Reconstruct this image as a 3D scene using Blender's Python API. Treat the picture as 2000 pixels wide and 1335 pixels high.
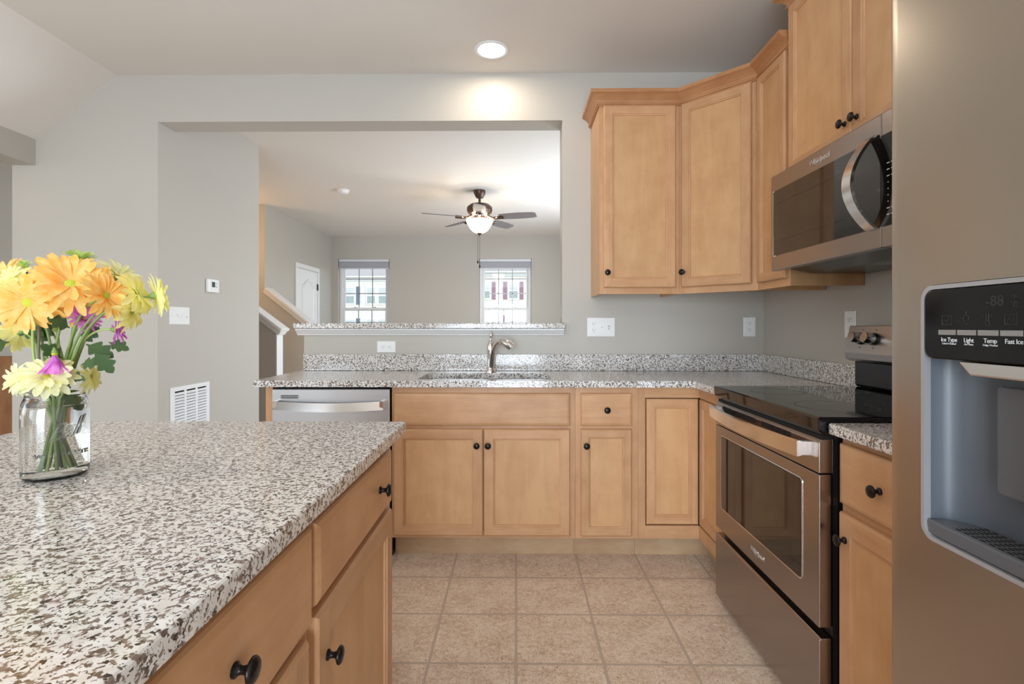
import bpy, bmesh, math, random
from mathutils import Vector, Matrix, Euler

random.seed(7)
PI = math.pi
S = bpy.context.scene
COL = S.collection
for o in list(bpy.data.objects):
    bpy.data.objects.remove(o)

# ------------------------------------------------------------------ camera
FPX = 1000.0                       # focal length in pixels of the 2000 px wide frame
EYE = 1.185
YAW = math.radians(0.63)
cam = bpy.data.cameras.new('camera')
cam.sensor_width = 36.0
cam.lens = 36.0 * FPX / 2000.0
cam.shift_x = 0.0015
cam.shift_y = -0.01575
cam.clip_start = 0.02
cam.clip_end = 300
cam_ob = bpy.data.objects.new('camera', cam)
COL.objects.link(cam_ob)
cam_ob.location = (0, 0, EYE)
cam_ob.rotation_euler = (PI / 2, 0, YAW)
S.camera = cam_ob

# ------------------------------------------------------------------ world, sun, window daylight, exposure
S.view_settings.view_transform = 'Standard'
S.view_settings.look = 'None'
S.view_settings.exposure = 0.06
S.view_settings.gamma = 1.0
S.view_settings.use_curve_mapping = False

world = bpy.data.worlds.new('world')
S.world = world
world.use_nodes = True
wn = world.node_tree
wn.nodes.clear()
w_out = wn.nodes.new('ShaderNodeOutputWorld')
w_bg = wn.nodes.new('ShaderNodeBackground')
w_sky = wn.nodes.new('ShaderNodeTexSky')
w_sky.sky_type = 'NISHITA'
w_sky.sun_disc = False
w_sky.sun_elevation = math.radians(48)
w_sky.sun_rotation = math.radians(120)
w_bg.inputs['Strength'].default_value = 0.45
wn.links.new(w_sky.outputs['Color'], w_bg.inputs['Color'])
wn.links.new(w_bg.outputs['Background'], w_out.inputs['Surface'])


def lamp(name, kind, loc, energy, color=(1, 1, 1), direction=None, **kw):
    l = bpy.data.lights.new(name, kind)
    l.energy = energy
    l.color = color
    for k, v in kw.items():
        setattr(l, k, v)
    o = bpy.data.objects.new(name, l)
    COL.objects.link(o)
    o.location = loc
    if direction is not None:
        o.rotation_euler = Vector(direction).to_track_quat('-Z', 'Y').to_euler()
    return o


DAY = (0.77, 0.885, 1.0)
WARM = (1.0, 0.80, 0.58)
lamp('sun', 'SUN', (6, -8, 14), 1.7, (1.0, 0.97, 0.92), (-0.55, 0.62, -0.62), angle=0.02)
# daylight through the rear and dining wall openings, plus an added living room side source
lamp('daylight_rear_glass_door', 'AREA', (-0.50, -2.72, 1.12), 180, (0.74, 0.87, 1.0), (0, 1, 0.25), shape='RECTANGLE', size=1.8, size_y=2.0)
lamp('daylight_rear_window', 'AREA', (-3.55, -2.72, 1.45), 22, DAY, (0, 1, 0.1), shape='RECTANGLE', size=1.4, size_y=1.4)
lamp('daylight_dining_window', 'AREA', (-5.93, -0.2, 1.45), 16, DAY, (1, 0, 0), shape='RECTANGLE', size=2.2, size_y=1.5)
lamp('added_living_daylight', 'AREA', (1.5, 5.7, 1.5), 90, DAY, (-1, 0, 0.2), shape='RECTANGLE', size=2.4, size_y=1.5)  # unseen source added to brighten the living room from the side

# ------------------------------------------------------------------ materials


def _new(name):
    m = bpy.data.materials.new(name)
    m.use_nodes = True
    nt = m.node_tree
    b = nt.nodes['Principled BSDF']
    return m, nt, b


def srgb(r, g, b):
    def f(c):
        c /= 255.0
        return c / 12.92 if c <= 0.04045 else ((c + 0.055) / 1.055) ** 2.4
    return (f(r), f(g), f(b), 1.0)


def plain(name, col, rough=0.5, metal=0.0, spec=0.5, emit=None, estr=0.0, bump=0.0, bscale=200):
    m, nt, b = _new(name)
    b.inputs['Base Color'].default_value = col
    b.inputs['Roughness'].default_value = rough
    b.inputs['Metallic'].default_value = metal
    b.inputs['Specular IOR Level'].default_value = spec
    if emit is not None:
        b.inputs['Emission Color'].default_value = emit
        b.inputs['Emission Strength'].default_value = estr
    tc = nt.nodes.new('ShaderNodeTexCoord')
    nz = nt.nodes.new('ShaderNodeTexNoise')
    nz.inputs['Scale'].default_value = bscale
    nt.links.new(tc.outputs['Object'], nz.inputs['Vector'])
    if bump > 0:
        bp = nt.nodes.new('ShaderNodeBump')
        bp.inputs['Strength'].default_value = bump
        bp.inputs['Distance'].default_value = 0.002
        nt.links.new(nz.outputs['Fac'], bp.inputs['Height'])
        nt.links.new(bp.outputs['Normal'], b.inputs['Normal'])
    else:
        mr = nt.nodes.new('ShaderNodeMapRange')
        mr.inputs['To Min'].default_value = max(0.0, rough - 0.03)
        mr.inputs['To Max'].default_value = min(1.0, rough + 0.03)
        nt.links.new(nz.outputs['Fac'], mr.inputs['Value'])
        nt.links.new(mr.outputs['Result'], b.inputs['Roughness'])
    return m


def wood(name, light, dark, scale, rough=0.38):
    """maple: stretched noise figure; scale = vector (small along the grain)"""
    m, nt, b = _new(name)
    L = nt.links
    tc = nt.nodes.new('ShaderNodeTexCoord')
    oi = nt.nodes.new('ShaderNodeObjectInfo')
    add = nt.nodes.new('ShaderNodeVectorMath')
    add.operation = 'ADD'
    sc = nt.nodes.new('ShaderNodeVectorMath')
    sc.operation = 'SCALE'
    sc.inputs['Scale'].default_value = 7.0
    cmb = nt.nodes.new('ShaderNodeCombineXYZ')
    for i in range(3):
        L.new(oi.outputs['Random'], cmb.inputs[i])
    L.new(cmb.outputs[0], sc.inputs[0])
    L.new(tc.outputs['Object'], add.inputs[0])
    L.new(sc.outputs[0], add.inputs[1])
    mp = nt.nodes.new('ShaderNodeMapping')
    mp.inputs['Scale'].default_value = scale
    L.new(add.outputs[0], mp.inputs['Vector'])
    n1 = nt.nodes.new('ShaderNodeTexNoise')
    n1.inputs['Scale'].default_value = 1.0
    n1.inputs['Detail'].default_value = 6
    n1.inputs['Distortion'].default_value = 1.2
    L.new(mp.outputs[0], n1.inputs['Vector'])
    n2 = nt.nodes.new('ShaderNodeTexNoise')
    n2.inputs['Scale'].default_value = 9.0
    n2.inputs['Detail'].default_value = 3
    L.new(add.outputs[0], n2.inputs['Vector'])
    n3 = nt.nodes.new('ShaderNodeTexNoise')
    n3.inputs['Scale'].default_value = 6.0
    n3.inputs['Detail'].default_value = 4
    L.new(mp.outputs[0], n3.inputs['Vector'])
    mx = nt.nodes.new('ShaderNodeMath')
    mx.operation = 'ADD'
    L.new(n1.outputs['Fac'], mx.inputs[0])
    L.new(n2.outputs['Fac'], mx.inputs[1])
    mx2 = nt.nodes.new('ShaderNodeMath')
    mx2.operation = 'MULTIPLY_ADD'
    L.new(n3.outputs['Fac'], mx2.inputs[0])
    mx2.inputs[1].default_value = 0.35
    L.new(mx.outputs[0], mx2.inputs[2])
    cr = nt.nodes.new('ShaderNodeValToRGB')
    cr.color_ramp.elements[0].position = 0.72 / 1.6
    cr.color_ramp.elements[0].color = dark
    cr.color_ramp.elements[1].position = 1.42 / 1.6
    cr.color_ramp.elements[1].color = light
    dv = nt.nodes.new('ShaderNodeMath')
    dv.operation = 'MULTIPLY'
    dv.inputs[1].default_value = 1 / 1.6
    L.new(mx2.outputs[0], dv.inputs[0])
    L.new(dv.outputs[0], cr.inputs['Fac'])
    # a little tone variation from board to board
    hv = nt.nodes.new('ShaderNodeHueSaturation')
    mr = nt.nodes.new('ShaderNodeMapRange')
    mr.inputs['To Min'].default_value = 0.93
    mr.inputs['To Max'].default_value = 1.05
    L.new(oi.outputs['Random'], mr.inputs['Value'])
    L.new(mr.outputs['Result'], hv.inputs['Value'])
    L.new(cr.outputs['Color'], hv.inputs['Color'])
    L.new(hv.outputs['Color'], b.inputs['Base Color'])
    b.inputs['Roughness'].default_value = rough
    b.inputs['Specular IOR Level'].default_value = 0.4
    return m


def granite(name):
    m, nt, b = _new(name)
    L = nt.links
    tc = nt.nodes.new('ShaderNodeTexCoord')
    base = tc.outputs['Object']

    def noise(scale, detail=2.0, dist=0.6, off=0.0):
        mp = nt.nodes.new('ShaderNodeMapping')
        mp.inputs['Location'].default_value = (off, off * 1.7, off * 0.6)
        L.new(base, mp.inputs['Vector'])
        n = nt.nodes.new('ShaderNodeTexNoise')
        n.inputs['Scale'].default_value = scale
        n.inputs['Detail'].default_value = detail
        n.inputs['Roughness'].default_value = 0.55
        n.inputs['Distortion'].default_value = dist
        L.new(mp.outputs[0], n.inputs['Vector'])
        return n.outputs['Fac']

    def ramp(fac, p0, p1):
        r = nt.nodes.new('ShaderNodeMapRange')
        r.inputs['From Min'].default_value = p0
        r.inputs['From Max'].default_value = p1
        L.new(fac, r.inputs['Value'])
        return r.outputs['Result']

    def mix(fac, c1, c2):
        x = nt.nodes.new('ShaderNodeMix')
        x.data_type = 'RGBA'
        L.new(fac, x.inputs['Factor'])
        for s, c in ((6, c1), (7, c2)):
            if isinstance(c, tuple):
                x.inputs[s].default_value = c
            else:
                L.new(c, x.inputs[s])
        return x.outputs[2]
    white = mix(ramp(noise(45, 2, 0, 3.0), 0.35, 0.65), srgb(222, 217, 212), srgb(240, 238, 236))
    c = mix(ramp(noise(112, 3, 0.45, 0.0), 0.54, 0.59), white, srgb(138, 120, 110))
    c = mix(ramp(noise(160, 3, 0.5, 9.0), 0.565, 0.605), c, srgb(104, 90, 83))
    c = mix(ramp(noise(142, 2, 0.5, 17.0), 0.612, 0.652), c, srgb(56, 50, 48))
    L.new(c, b.inputs['Base Color'])
    b.inputs['Roughness'].default_value = 0.12
    b.inputs['Specular IOR Level'].default_value = 0.5
    return m


def steel(name, col, rough, stretch=(1.0, 1.0, 1.0), var=0.03):
    m, nt, b = _new(name)
    L = nt.links
    tc = nt.nodes.new('ShaderNodeTexCoord')
    mp = nt.nodes.new('ShaderNodeMapping')
    mp.inputs['Scale'].default_value = stretch
    L.new(tc.outputs['Object'], mp.inputs['Vector'])
    n = nt.nodes.new('ShaderNodeTexNoise')
    n.inputs['Scale'].default_value = 30
    n.inputs['Detail'].default_value = 3
    L.new(mp.outputs[0], n.inputs['Vector'])
    mr = nt.nodes.new('ShaderNodeMapRange')
    mr.inputs['To Min'].default_value = rough - var
    mr.inputs['To Max'].default_value = rough + var
    L.new(n.outputs['Fac'], mr.inputs['Value'])
    L.new(mr.outputs['Result'], b.inputs['Roughness'])
    b.inputs['Base Color'].default_value = col
    b.inputs['Metallic'].default_value = 1.0
    bp = nt.nodes.new('ShaderNodeBump')
    bp.inputs['Strength'].default_value = 0.015
    bp.inputs['Distance'].default_value = 0.001
    L.new(n.outputs['Fac'], bp.inputs['Height'])
    L.new(bp.outputs['Normal'], b.inputs['Normal'])
    return m


def tile_floor(name, size):
    m, nt, b = _new(name)
    L = nt.links
    tc = nt.nodes.new('ShaderNodeTexCoord')
    mp = nt.nodes.new('ShaderNodeMapping')
    mp.inputs['Location'].default_value = (0.0, -2.412 + 8 * size, 0)
    L.new(tc.outputs['Object'], mp.inputs['Vector'])
    sep = nt.nodes.new('ShaderNodeSeparateXYZ')
    L.new(mp.outputs[0], sep.inputs[0])
    wob = nt.nodes.new('ShaderNodeTexNoise')
    wob.inputs['Scale'].default_value = 22
    L.new(mp.outputs[0], wob.inputs['Vector'])

    def dist(axis):
        q = nt.nodes.new('ShaderNodeMath')
        q.operation = 'DIVIDE'
        q.inputs[1].default_value = size
        L.new(sep.outputs[axis], q.inputs[0])
        f = nt.nodes.new('ShaderNodeMath')
        f.operation = 'FRACT'
        L.new(q.outputs[0], f.inputs[0])
        s = nt.nodes.new('ShaderNodeMath')
        s.operation = 'SUBTRACT'
        s.inputs[1].default_value = 0.5
        L.new(f.outputs[0], s.inputs[0])
        a = nt.nodes.new('ShaderNodeMath')
        a.operation = 'ABSOLUTE'
        L.new(s.outputs[0], a.inputs[0])
        return a.outputs[0]
    mxx = nt.nodes.new('ShaderNodeMath')
    mxx.operation = 'MAXIMUM'
    L.new(dist(0), mxx.inputs[0])
    L.new(dist(1), mxx.inputs[1])
    wb = nt.nodes.new('ShaderNodeMath')
    wb.operation = 'MULTIPLY_ADD'
    wb.inputs[1].default_value = 0.006
    L.new(wob.outputs['Fac'], wb.inputs[0])
    L.new(mxx.outputs[0], wb.inputs[2])

    def band(p0, p1):
        r = nt.nodes.new('ShaderNodeMapRange')
        r.inputs['From Min'].default_value = p0
        r.inputs['From Max'].default_value = p1
        L.new(wb.outputs[0], r.inputs['Value'])
        return r.outputs['Result']
    grout = band(0.4885, 0.4895)
    edge_in = band(0.4865, 0.488)

    def noise(scale, detail, dist_=0.0, rough=0.6):
        n = nt.nodes.new('ShaderNodeTexNoise')
        n.inputs['Scale'].default_value = scale
        n.inputs['Detail'].default_value = detail
        n.inputs['Distortion'].default_value = dist_
        n.inputs['Roughness'].default_value = rough
        L.new(mp.outputs[0], n.inputs['Vector'])
        return n.outputs['Fac']

    def rng(fac, a, c):
        r = nt.nodes.new('ShaderNodeMapRange')
        r.inputs['From Min'].default_value = a
        r.inputs['From Max'].default_value = c
        L.new(fac, r.inputs['Value'])
        return r.outputs['Result']

    def mix(fac, c1, c2):
        x = nt.nodes.new('ShaderNodeMix')
        x.data_type = 'RGBA'
        L.new(fac, x.inputs['Factor'])
        for s, c in ((6, c1), (7, c2)):
            if isinstance(c, tuple):
                x.inputs[s].default_value = c
            else:
                L.new(c, x.inputs[s])
        return x.outputs[2]
    c = mix(rng(noise(9, 4), 0.35, 0.65), srgb(204, 176, 150), srgb(230, 210, 188))
    c = mix(rng(noise(55, 5, 0.5), 0.40, 0.72), c, srgb(240, 223, 205))
    c = mix(rng(noise(85, 4, 2.5, 0.7), 0.54, 0.64), c, srgb(146, 114, 90))
    c = mix(rng(noise(150, 3, 1.5, 0.7), 0.63, 0.70), c, srgb(130, 98, 76))
    c = mix(edge_in, c, srgb(140, 118, 104))
    c = mix(grout, c, srgb(190, 172, 156))
    L.new(c, b.inputs['Base Color'])
    b.inputs['Roughness'].default_value = 0.42
    bp = nt.nodes.new('ShaderNodeBump')
    bp.inputs['Strength'].default_value = 0.15
    bp.inputs['Distance'].default_value = 0.002
    inv = nt.nodes.new('ShaderNodeMath')
    inv.operation = 'SUBTRACT'
    inv.inputs[0].default_value = 1.0
    L.new(edge_in, inv.inputs[1])
    L.new(inv.outputs[0], bp.inputs['Height'])
    L.new(bp.outputs['Normal'], b.inputs['Normal'])
    return m


def striped(name, c1, c2, scale, axis='Z', rough=0.7):
    """horizontal courses: siding, shingles, slats"""
    m, nt, b = _new(name)
    L = nt.links
    tc = nt.nodes.new('ShaderNodeTexCoord')
    wv = nt.nodes.new('ShaderNodeTexWave')
    wv.wave_type = 'BANDS'
    wv.bands_direction = axis
    wv.wave_profile = 'SAW'
    wv.inputs['Scale'].default_value = scale
    L.new(tc.outputs['Object'], wv.inputs['Vector'])
    cr = nt.nodes.new('ShaderNodeValToRGB')
    cr.color_ramp.elements[0].position = 0.0
    cr.color_ramp.elements[0].color = c2
    cr.color_ramp.elements[1].position = 0.25
    cr.color_ramp.elements[1].color = c1
    L.new(wv.outputs['Fac'], cr.inputs['Fac'])
    L.new(cr.outputs['Color'], b.inputs['Base Color'])
    b.inputs['Roughness'].default_value = rough
    return m


def clear(name, col, ior, rough=0.0):
    m, nt, b = _new(name)
    b.inputs['Base Color'].default_value = col
    b.inputs['Roughness'].default_value = rough
    b.inputs['IOR'].default_value = ior
    b.inputs['Transmission Weight'].default_value = 1.0
    return m


def pane_mat(name):
    """thin window glass: mostly straight-through with a little mirror"""
    m = bpy.data.materials.new(name)
    m.use_nodes = True
    nt = m.node_tree
    nt.nodes.clear()
    out = nt.nodes.new('ShaderNodeOutputMaterial')
    mx = nt.nodes.new('ShaderNodeMixShader')
    tr = nt.nodes.new('ShaderNodeBsdfTransparent')
    gl = nt.nodes.new('ShaderNodeBsdfGlossy')
    gl.inputs['Roughness'].default_value = 0.02
    mx.inputs[0].default_value = 0.06
    nt.links.new(tr.outputs[0], mx.inputs[1])
    nt.links.new(gl.outputs[0], mx.inputs[2])
    nt.links.new(mx.outputs[0], out.inputs['Surface'])
    return m


def petal_mat(name, tip, base):
    m, nt, b = _new(name)
    L = nt.links
    tc = nt.nodes.new('ShaderNodeTexCoord')
    n = nt.nodes.new('ShaderNodeTexNoise')
    n.inputs['Scale'].default_value = 60
    n.inputs['Detail'].default_value = 3
    L.new(tc.outputs['Object'], n.inputs['Vector'])
    cr = nt.nodes.new('ShaderNodeValToRGB')
    cr.color_ramp.elements[0].position = 0.3
    cr.color_ramp.elements[0].color = base
    cr.color_ramp.elements[1].position = 0.65
    cr.color_ramp.elements[1].color = tip
    L.new(n.outputs['Fac'], cr.inputs['Fac'])
    L.new(cr.outputs['Color'], b.inputs['Base Color'])
    b.inputs['Roughness'].default_value = 0.6
    b.inputs['Specular IOR Level'].default_value = 0.25
    # thin petals let light through
    tl = nt.nodes.new('ShaderNodeBsdfTranslucent')
    L.new(cr.outputs['Color'], tl.inputs['Color'])
    mx = nt.nodes.new('ShaderNodeMixShader')
    mx.inputs[0].default_value = 0.45
    out = nt.nodes['Material Output']
    L.new(b.outputs[0], mx.inputs[1])
    L.new(tl.outputs[0], mx.inputs[2])
    L.new(mx.outputs[0], out.inputs['Surface'])
    return m


M = {}
M['wall'] = plain('wall_paint', srgb(194, 188, 179), 0.42, spec=0.35, bump=0.05, bscale=260)
M['ceil'] = plain('ceiling_paint', srgb(232, 227, 220), 0.6, spec=0.25, bump=0.05, bscale=260)
M['white'] = plain('white_trim_paint', srgb(238, 238, 238), 0.35)
M['plate'] = plain('white_plastic', srgb(244, 244, 244), 0.3)
M['slot'] = plain('outlet_slot', srgb(70, 66, 64), 0.5)
MAP_L, MAP_D = srgb(211, 164, 122), srgb(190, 140, 99)
M['maple_v'] = wood('maple_upright_grain', MAP_L, MAP_D, (16, 16, 1.6))
M['maple_h'] = wood('maple_level_grain', MAP_L, MAP_D, (1.6, 1.6, 16))
M['maple_panel'] = wood('maple_panel_veneer', srgb(216, 170, 123), srgb(197, 148, 102), (9, 9, 1.4))
M['maple_crown'] = wood('maple_crown', srgb(196, 142, 98), srgb(168, 112, 72), (2, 2, 16))
M['kick'] = wood('maple_toe_kick', srgb(200, 168, 132), srgb(180, 144, 108), (3, 3, 9))
M['granite'] = granite('granite')
M['steel'] = steel('stainless_steel', srgb(190, 190, 192), 0.33, (0.1, 0.1, 20))
M['steel_v'] = steel('stainless_steel_vertical_brush', srgb(184, 173, 160), 0.30, (20, 20, 0.1), 0.03)
M['steel_dk'] = steel('warm_stainless_steel', srgb(160, 151, 147), 0.24, (0.1, 0.1, 20), 0.04)
M['steel_hi'] = steel('polished_steel', srgb(226, 222, 218), 0.16, (30, 30, 1), 0.04)
M['chrome'] = steel('chrome', srgb(232, 228, 224), 0.06, (1, 1, 1), 0.02)
M['black'] = plain('black_enamel', srgb(22, 22, 24), 0.25)
M['glass_top'] = plain('black_ceramic_glass', srgb(12, 12, 13), 0.05, spec=0.6)
M['oven_glass'] = plain('dark_oven_glass', srgb(26, 20, 17), 0.04, spec=0.9)
M['panel_black'] = plain('gloss_black_plastic', srgb(12, 11, 11), 0.09, spec=0.35)
M['knob'] = plain('oil_rubbed_bronze', srgb(34, 28, 27), 0.28, metal=0.5)
M['bronze'] = plain('bronze_fan_metal', srgb(92, 74, 64), 0.35, metal=0.8)
M['blade'] = plain('grey_brown_fan_blade', srgb(112, 104, 104), 0.42)
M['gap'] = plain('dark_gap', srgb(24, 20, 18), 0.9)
M['gray_plastic'] = plain('blue_grey_plastic', srgb(88, 94, 102), 0.35)
M['gray_dark'] = plain('smoky_grey_plastic', srgb(92, 92, 96), 0.3)
M['silver'] = plain('silver_plastic', srgb(176, 174, 176), 0.3, metal=0.4)
M['ink'] = plain('white_lettering', srgb(225, 228, 230), 0.5)
M['ink_dim'] = plain('unlit_display_segment', srgb(44, 42, 40), 0.5)
M['logo'] = plain('chrome_lettering', srgb(222, 220, 218), 0.25, metal=0.6)
M['lens'] = plain('lit_lamp_lens', (1, 1, 1, 1), 0.5, emit=(1.0, 0.93, 0.82, 1), estr=14)
M['bowl'] = plain('lit_frosted_glass', (1, 1, 1, 1), 0.5, emit=(1.0, 0.90, 0.74, 1), estr=4.5)
M['floor'] = tile_floor('vinyl_tile', 0.3074)
M['pane'] = pane_mat('window_glass')
M['jar'] = clear('jar_glass', (0.99, 1.0, 0.995, 1), 1.45)
M['jar_letter'] = clear('raised_glass_lettering', (1, 1, 1, 1), 1.45, 0.22)
M['water'] = clear('vase_water', (0.985, 0.97, 0.93, 1), 1.33)
M['blind'] = striped('blind_slats', srgb(206, 208, 216), srgb(150, 152, 162), 62)
M['blind_rail'] = plain('blind_rail', srgb(226, 228, 234), 0.4)
M['siding'] = striped('cream_siding', srgb(226, 222, 206), srgb(190, 186, 172), 3.2)
M['siding_b'] = striped('ivory_siding', srgb(228, 220, 204), srgb(194, 186, 170), 3.2)
M['shingle'] = striped('grey_shingles', srgb(176, 168, 156), srgb(138, 132, 124), 2.2)
M['house_trim'] = plain('house_trim', srgb(238, 238, 236), 0.6)
M['house_glass'] = plain('house_window_glass', srgb(150, 164, 158), 0.25)
M['house_glass_lt'] = plain('house_window_blind', srgb(196, 202, 194), 0.5)
M['shutter_slate'] = striped('slate_shutter', srgb(84, 104, 124), srgb(60, 78, 98), 8)
M['shutter_plum'] = striped('plum_shutter', srgb(152, 116, 130), srgb(126, 90, 106), 8)
M['grass'] = plain('lawn', srgb(150, 150, 128), 0.9)
M['brown_band'] = wood('brown_grained_band', srgb(172, 122, 84), srgb(140, 92, 58), (14, 14, 1.5))
M['tread'] = plain('stair_carpet', srgb(176, 164, 148), 0.95)
M['orange'] = petal_mat('orange_petal', srgb(255, 222, 148), srgb(255, 196, 92))
M['yellow'] = petal_mat('yellow_petal', srgb(255, 252, 190), srgb(253, 245, 152))
M['cream'] = petal_mat('pale_yellow_petal', srgb(252, 250, 214), srgb(246, 244, 180))
M['magenta'] = petal_mat('magenta_petal', srgb(240, 164, 238), srgb(212, 92, 202))
M['lime'] = petal_mat('pale_green_petal', srgb(214, 232, 150), srgb(176, 206, 104))
M['disc'] = plain('flower_centre', srgb(186, 190, 58), 0.8, bump=0.9, bscale=500)
M['stem'] = plain('stem_green', srgb(122, 146, 78), 0.55)
M['stem_light'] = plain('stem_light_green', srgb(158, 178, 100), 0.5)
M['stem_purple'] = plain('stem_purple_green', srgb(106, 96, 84), 0.55)
M['leaf'] = plain('leaf_green', srgb(62, 88, 48), 0.55)

# ------------------------------------------------------------------ mesh helpers


def build(name, bm, mats, parent=None, smooth=False, bevel=0.0, seg=2, angle=35):
    me = bpy.data.meshes.new(name)
    bmesh.ops.recalc_face_normals(bm, faces=bm.faces)
    bm.to_mesh(me)
    bm.free()
    if not isinstance(mats, (list, tuple)):
        mats = [mats]
    for m in mats:
        me.materials.append(m)
    o = bpy.data.objects.new(name, me)
    COL.objects.link(o)
    if parent is not None:
        o.parent = parent
    if smooth:
        for p in me.polygons:
            p.use_smooth = True
        try:
            me.set_sharp_from_angle(angle=math.radians(angle))
        except Exception:
            pass
    if bevel > 0:
        md = o.modifiers.new('bevel', 'BEVEL')
        md.width = bevel
        md.segments = seg
        md.limit_method = 'ANGLE'
        md.angle_limit = math.radians(40)
    return o


def thing(name, label, cat, loc=(0, 0, 0), rz=0.0, group=None):
    o = bpy.data.objects.new(name, None)
    o.empty_display_size = 0.05
    COL.objects.link(o)
    o.location = loc
    o.rotation_euler = (0, 0, rz)
    o['label'] = label
    o['category'] = cat
    if group:
        o['group'] = group
    return o


def tag(o, label, cat, group=None):
    o['label'] = label
    o['category'] = cat
    if group:
        o['group'] = group
    return o


def struct(o, label=None):
    o['kind'] = 'structure'
    if label:
        o['label'] = label
    return o


def box(bm, x0, x1, y0, y1, z0, z1, mi=0):
    vs = [bm.verts.new((x, y, z)) for z in (z0, z1) for y in (y0, y1) for x in (x0, x1)]
    for f in ((0, 2, 3, 1), (4, 5, 7, 6), (0, 1, 5, 4), (2, 6, 7, 3), (0, 4, 6, 2), (1, 3, 7, 5)):
        bm.faces.new([vs[i] for i in f]).material_index = mi
    return vs


def boxo(name, dims, mat, parent=None, bevel=0.0, seg=2):
    bm = bmesh.new()
    box(bm, *dims)
    return build(name, bm, mat, parent, bevel=bevel, seg=seg)


def prism(bm, pts, axis, a0, a1, mi=0):
    """extrude a 2-D outline along an axis: 'z' -> (x,y), 'y' -> (x,z), 'x' -> (y,z)"""
    def P(p, a):
        if axis == 'z':
            return (p[0], p[1], a)
        if axis == 'y':
            return (p[0], a, p[1])
        return (a, p[0], p[1])
    v0 = [bm.verts.new(P(p, a0)) for p in pts]
    v1 = [bm.verts.new(P(p, a1)) for p in pts]
    n = len(pts)
    bm.faces.new(v0).material_index = mi
    bm.faces.new(v1[::-1]).material_index = mi
    for i in range(n):
        bm.faces.new((v0[i], v0[(i + 1) % n], v1[(i + 1) % n], v1[i])).material_index = mi


def lathe(bm, prof, n=24, mat=None, mi=0, cap=True):
    """prof: list of (r, h); axis z, transformed by mat"""
    mat = mat or Matrix.Identity(4)
    rings = []
    for r, h in prof:
        if r < 1e-6:
            rings.append([bm.verts.new(mat @ Vector((0, 0, h)))])
        else:
            rings.append([bm.verts.new(mat @ Vector((r * math.cos(2 * PI * i / n), r * math.sin(2 * PI * i / n), h))) for i in range(n)])
    for a, b in zip(rings, rings[1:]):
        if len(a) == 1 and len(b) == 1:
            continue
        for i in range(n):
            j = (i + 1) % n
            if len(a) == 1:
                bm.faces.new((a[0], b[i], b[j])).material_index = mi
            elif len(b) == 1:
                bm.faces.new((a[i], a[j], b[0])).material_index = mi
            else:
                bm.faces.new((a[i], a[j], b[j], b[i])).material_index = mi
    if cap:
        for r in (rings[0], rings[-1]):
            if len(r) > 2:
                bm.faces.new(r).material_index = mi


def tube(bm, pts, radii, n=12, mi=0, cap=True, flat=None):
    """sweep a circle (or an ellipse with flat=(w,h)) along points"""
    pts = [Vector(p) for p in pts]
    if not isinstance(radii, (list, tuple)):
        radii = [radii] * len(pts)
    up = None
    rings = []
    for i, p in enumerate(pts):
        t = (pts[min(i + 1, len(pts) - 1)] - pts[max(i - 1, 0)]).normalized()
        if up is None:
            up = Vector((0, 0, 1)) if abs(t.z) < 0.9 else Vector((1, 0, 0))
        s = t.cross(up).normalized()
        up = s.cross(t).normalized()
        r = radii[i]
        rings.append([bm.verts.new(p + (s * math.cos(2 * PI * k / n) * (r if flat is None else flat[0]) + up * math.sin(2 * PI * k / n) * (r if flat is None else flat[1]))) for k in range(n)])
    for a, b in zip(rings, rings[1:]):
        for k in range(n):
            bm.faces.new((a[k], a[(k + 1) % n], b[(k + 1) % n], b[k])).material_index = mi
    if cap:
        bm.faces.new(rings[0][::-1]).material_index = mi
        bm.faces.new(rings[-1]).material_index = mi


def bez(p0, p1, p2, p3, n=12):
    out = []
    for i in range(n + 1):
        t = i / n
        a = (1 - t) ** 3
        b = 3 * t * (1 - t) ** 2
        c = 3 * t * t * (1 - t)
        d = t ** 3
        out.append(tuple(a * p0[k] + b * p1[k] + c * p2[k] + d * p3[k] for k in range(len(p0))))
    return out


def rrect(w, h, r, n=6, cx=0, cy=0):
    pts = []
    for (sx, sy, a0) in ((1, 1, 0), (-1, 1, 90), (-1, -1, 180), (1, -1, 270)):
        for i in range(n + 1):
            a = math.radians(a0 + 90 * i / n)
            pts.append((cx + sx * (w / 2 - r) + r * math.cos(a), cy + sy * (h / 2 - r) + r * math.sin(a)))
    return pts


def boolean(o, cutter, op='DIFFERENCE'):
    md = o.modifiers.new('cut', 'BOOLEAN')
    md.operation = op
    md.object = cutter
    md.solver = 'EXACT'
    dg = bpy.context.evaluated_depsgraph_get()
    dg.update()
    me = bpy.data.meshes.new_from_object(o.evaluated_get(dg))
    o.modifiers.clear()
    o.data = me
    bpy.data.objects.remove(cutter)


def text_mesh(name, body, size, mat, parent, M4, depth=0.0004, shear=0.0, align='CENTER', spacing=1.0):
    """lettering as a mesh; M4 maps the text plane (x right, y up, z out) into the parent's space"""
    cu = bpy.data.curves.new(name, 'FONT')
    cu.body = body
    cu.size = size
    cu.extrude = depth
    cu.shear = shear
    cu.align_x = align
    cu.align_y = 'CENTER'
    cu.space_character = spacing
    cu.resolution_u = 3
    t = bpy.data.objects.new(name, cu)
    COL.objects.link(t)
    dg = bpy.context.evaluated_depsgraph_get()
    dg.update()
    me = bpy.data.meshes.new_from_object(t.evaluated_get(dg))
    bpy.data.objects.remove(t)
    me.transform(M4)
    me.materials.clear()
    me.materials.append(mat)
    o = bpy.data.objects.new(name, me)
    COL.objects.link(o)
    o.parent = parent
    return o


FRONT = Matrix(((1, 0, 0, 0), (0, 0, -1, 0), (0, 1, 0, 0), (0, 0, 0, 1)))     # text/lathe plane -> front face looking along -y


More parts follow.
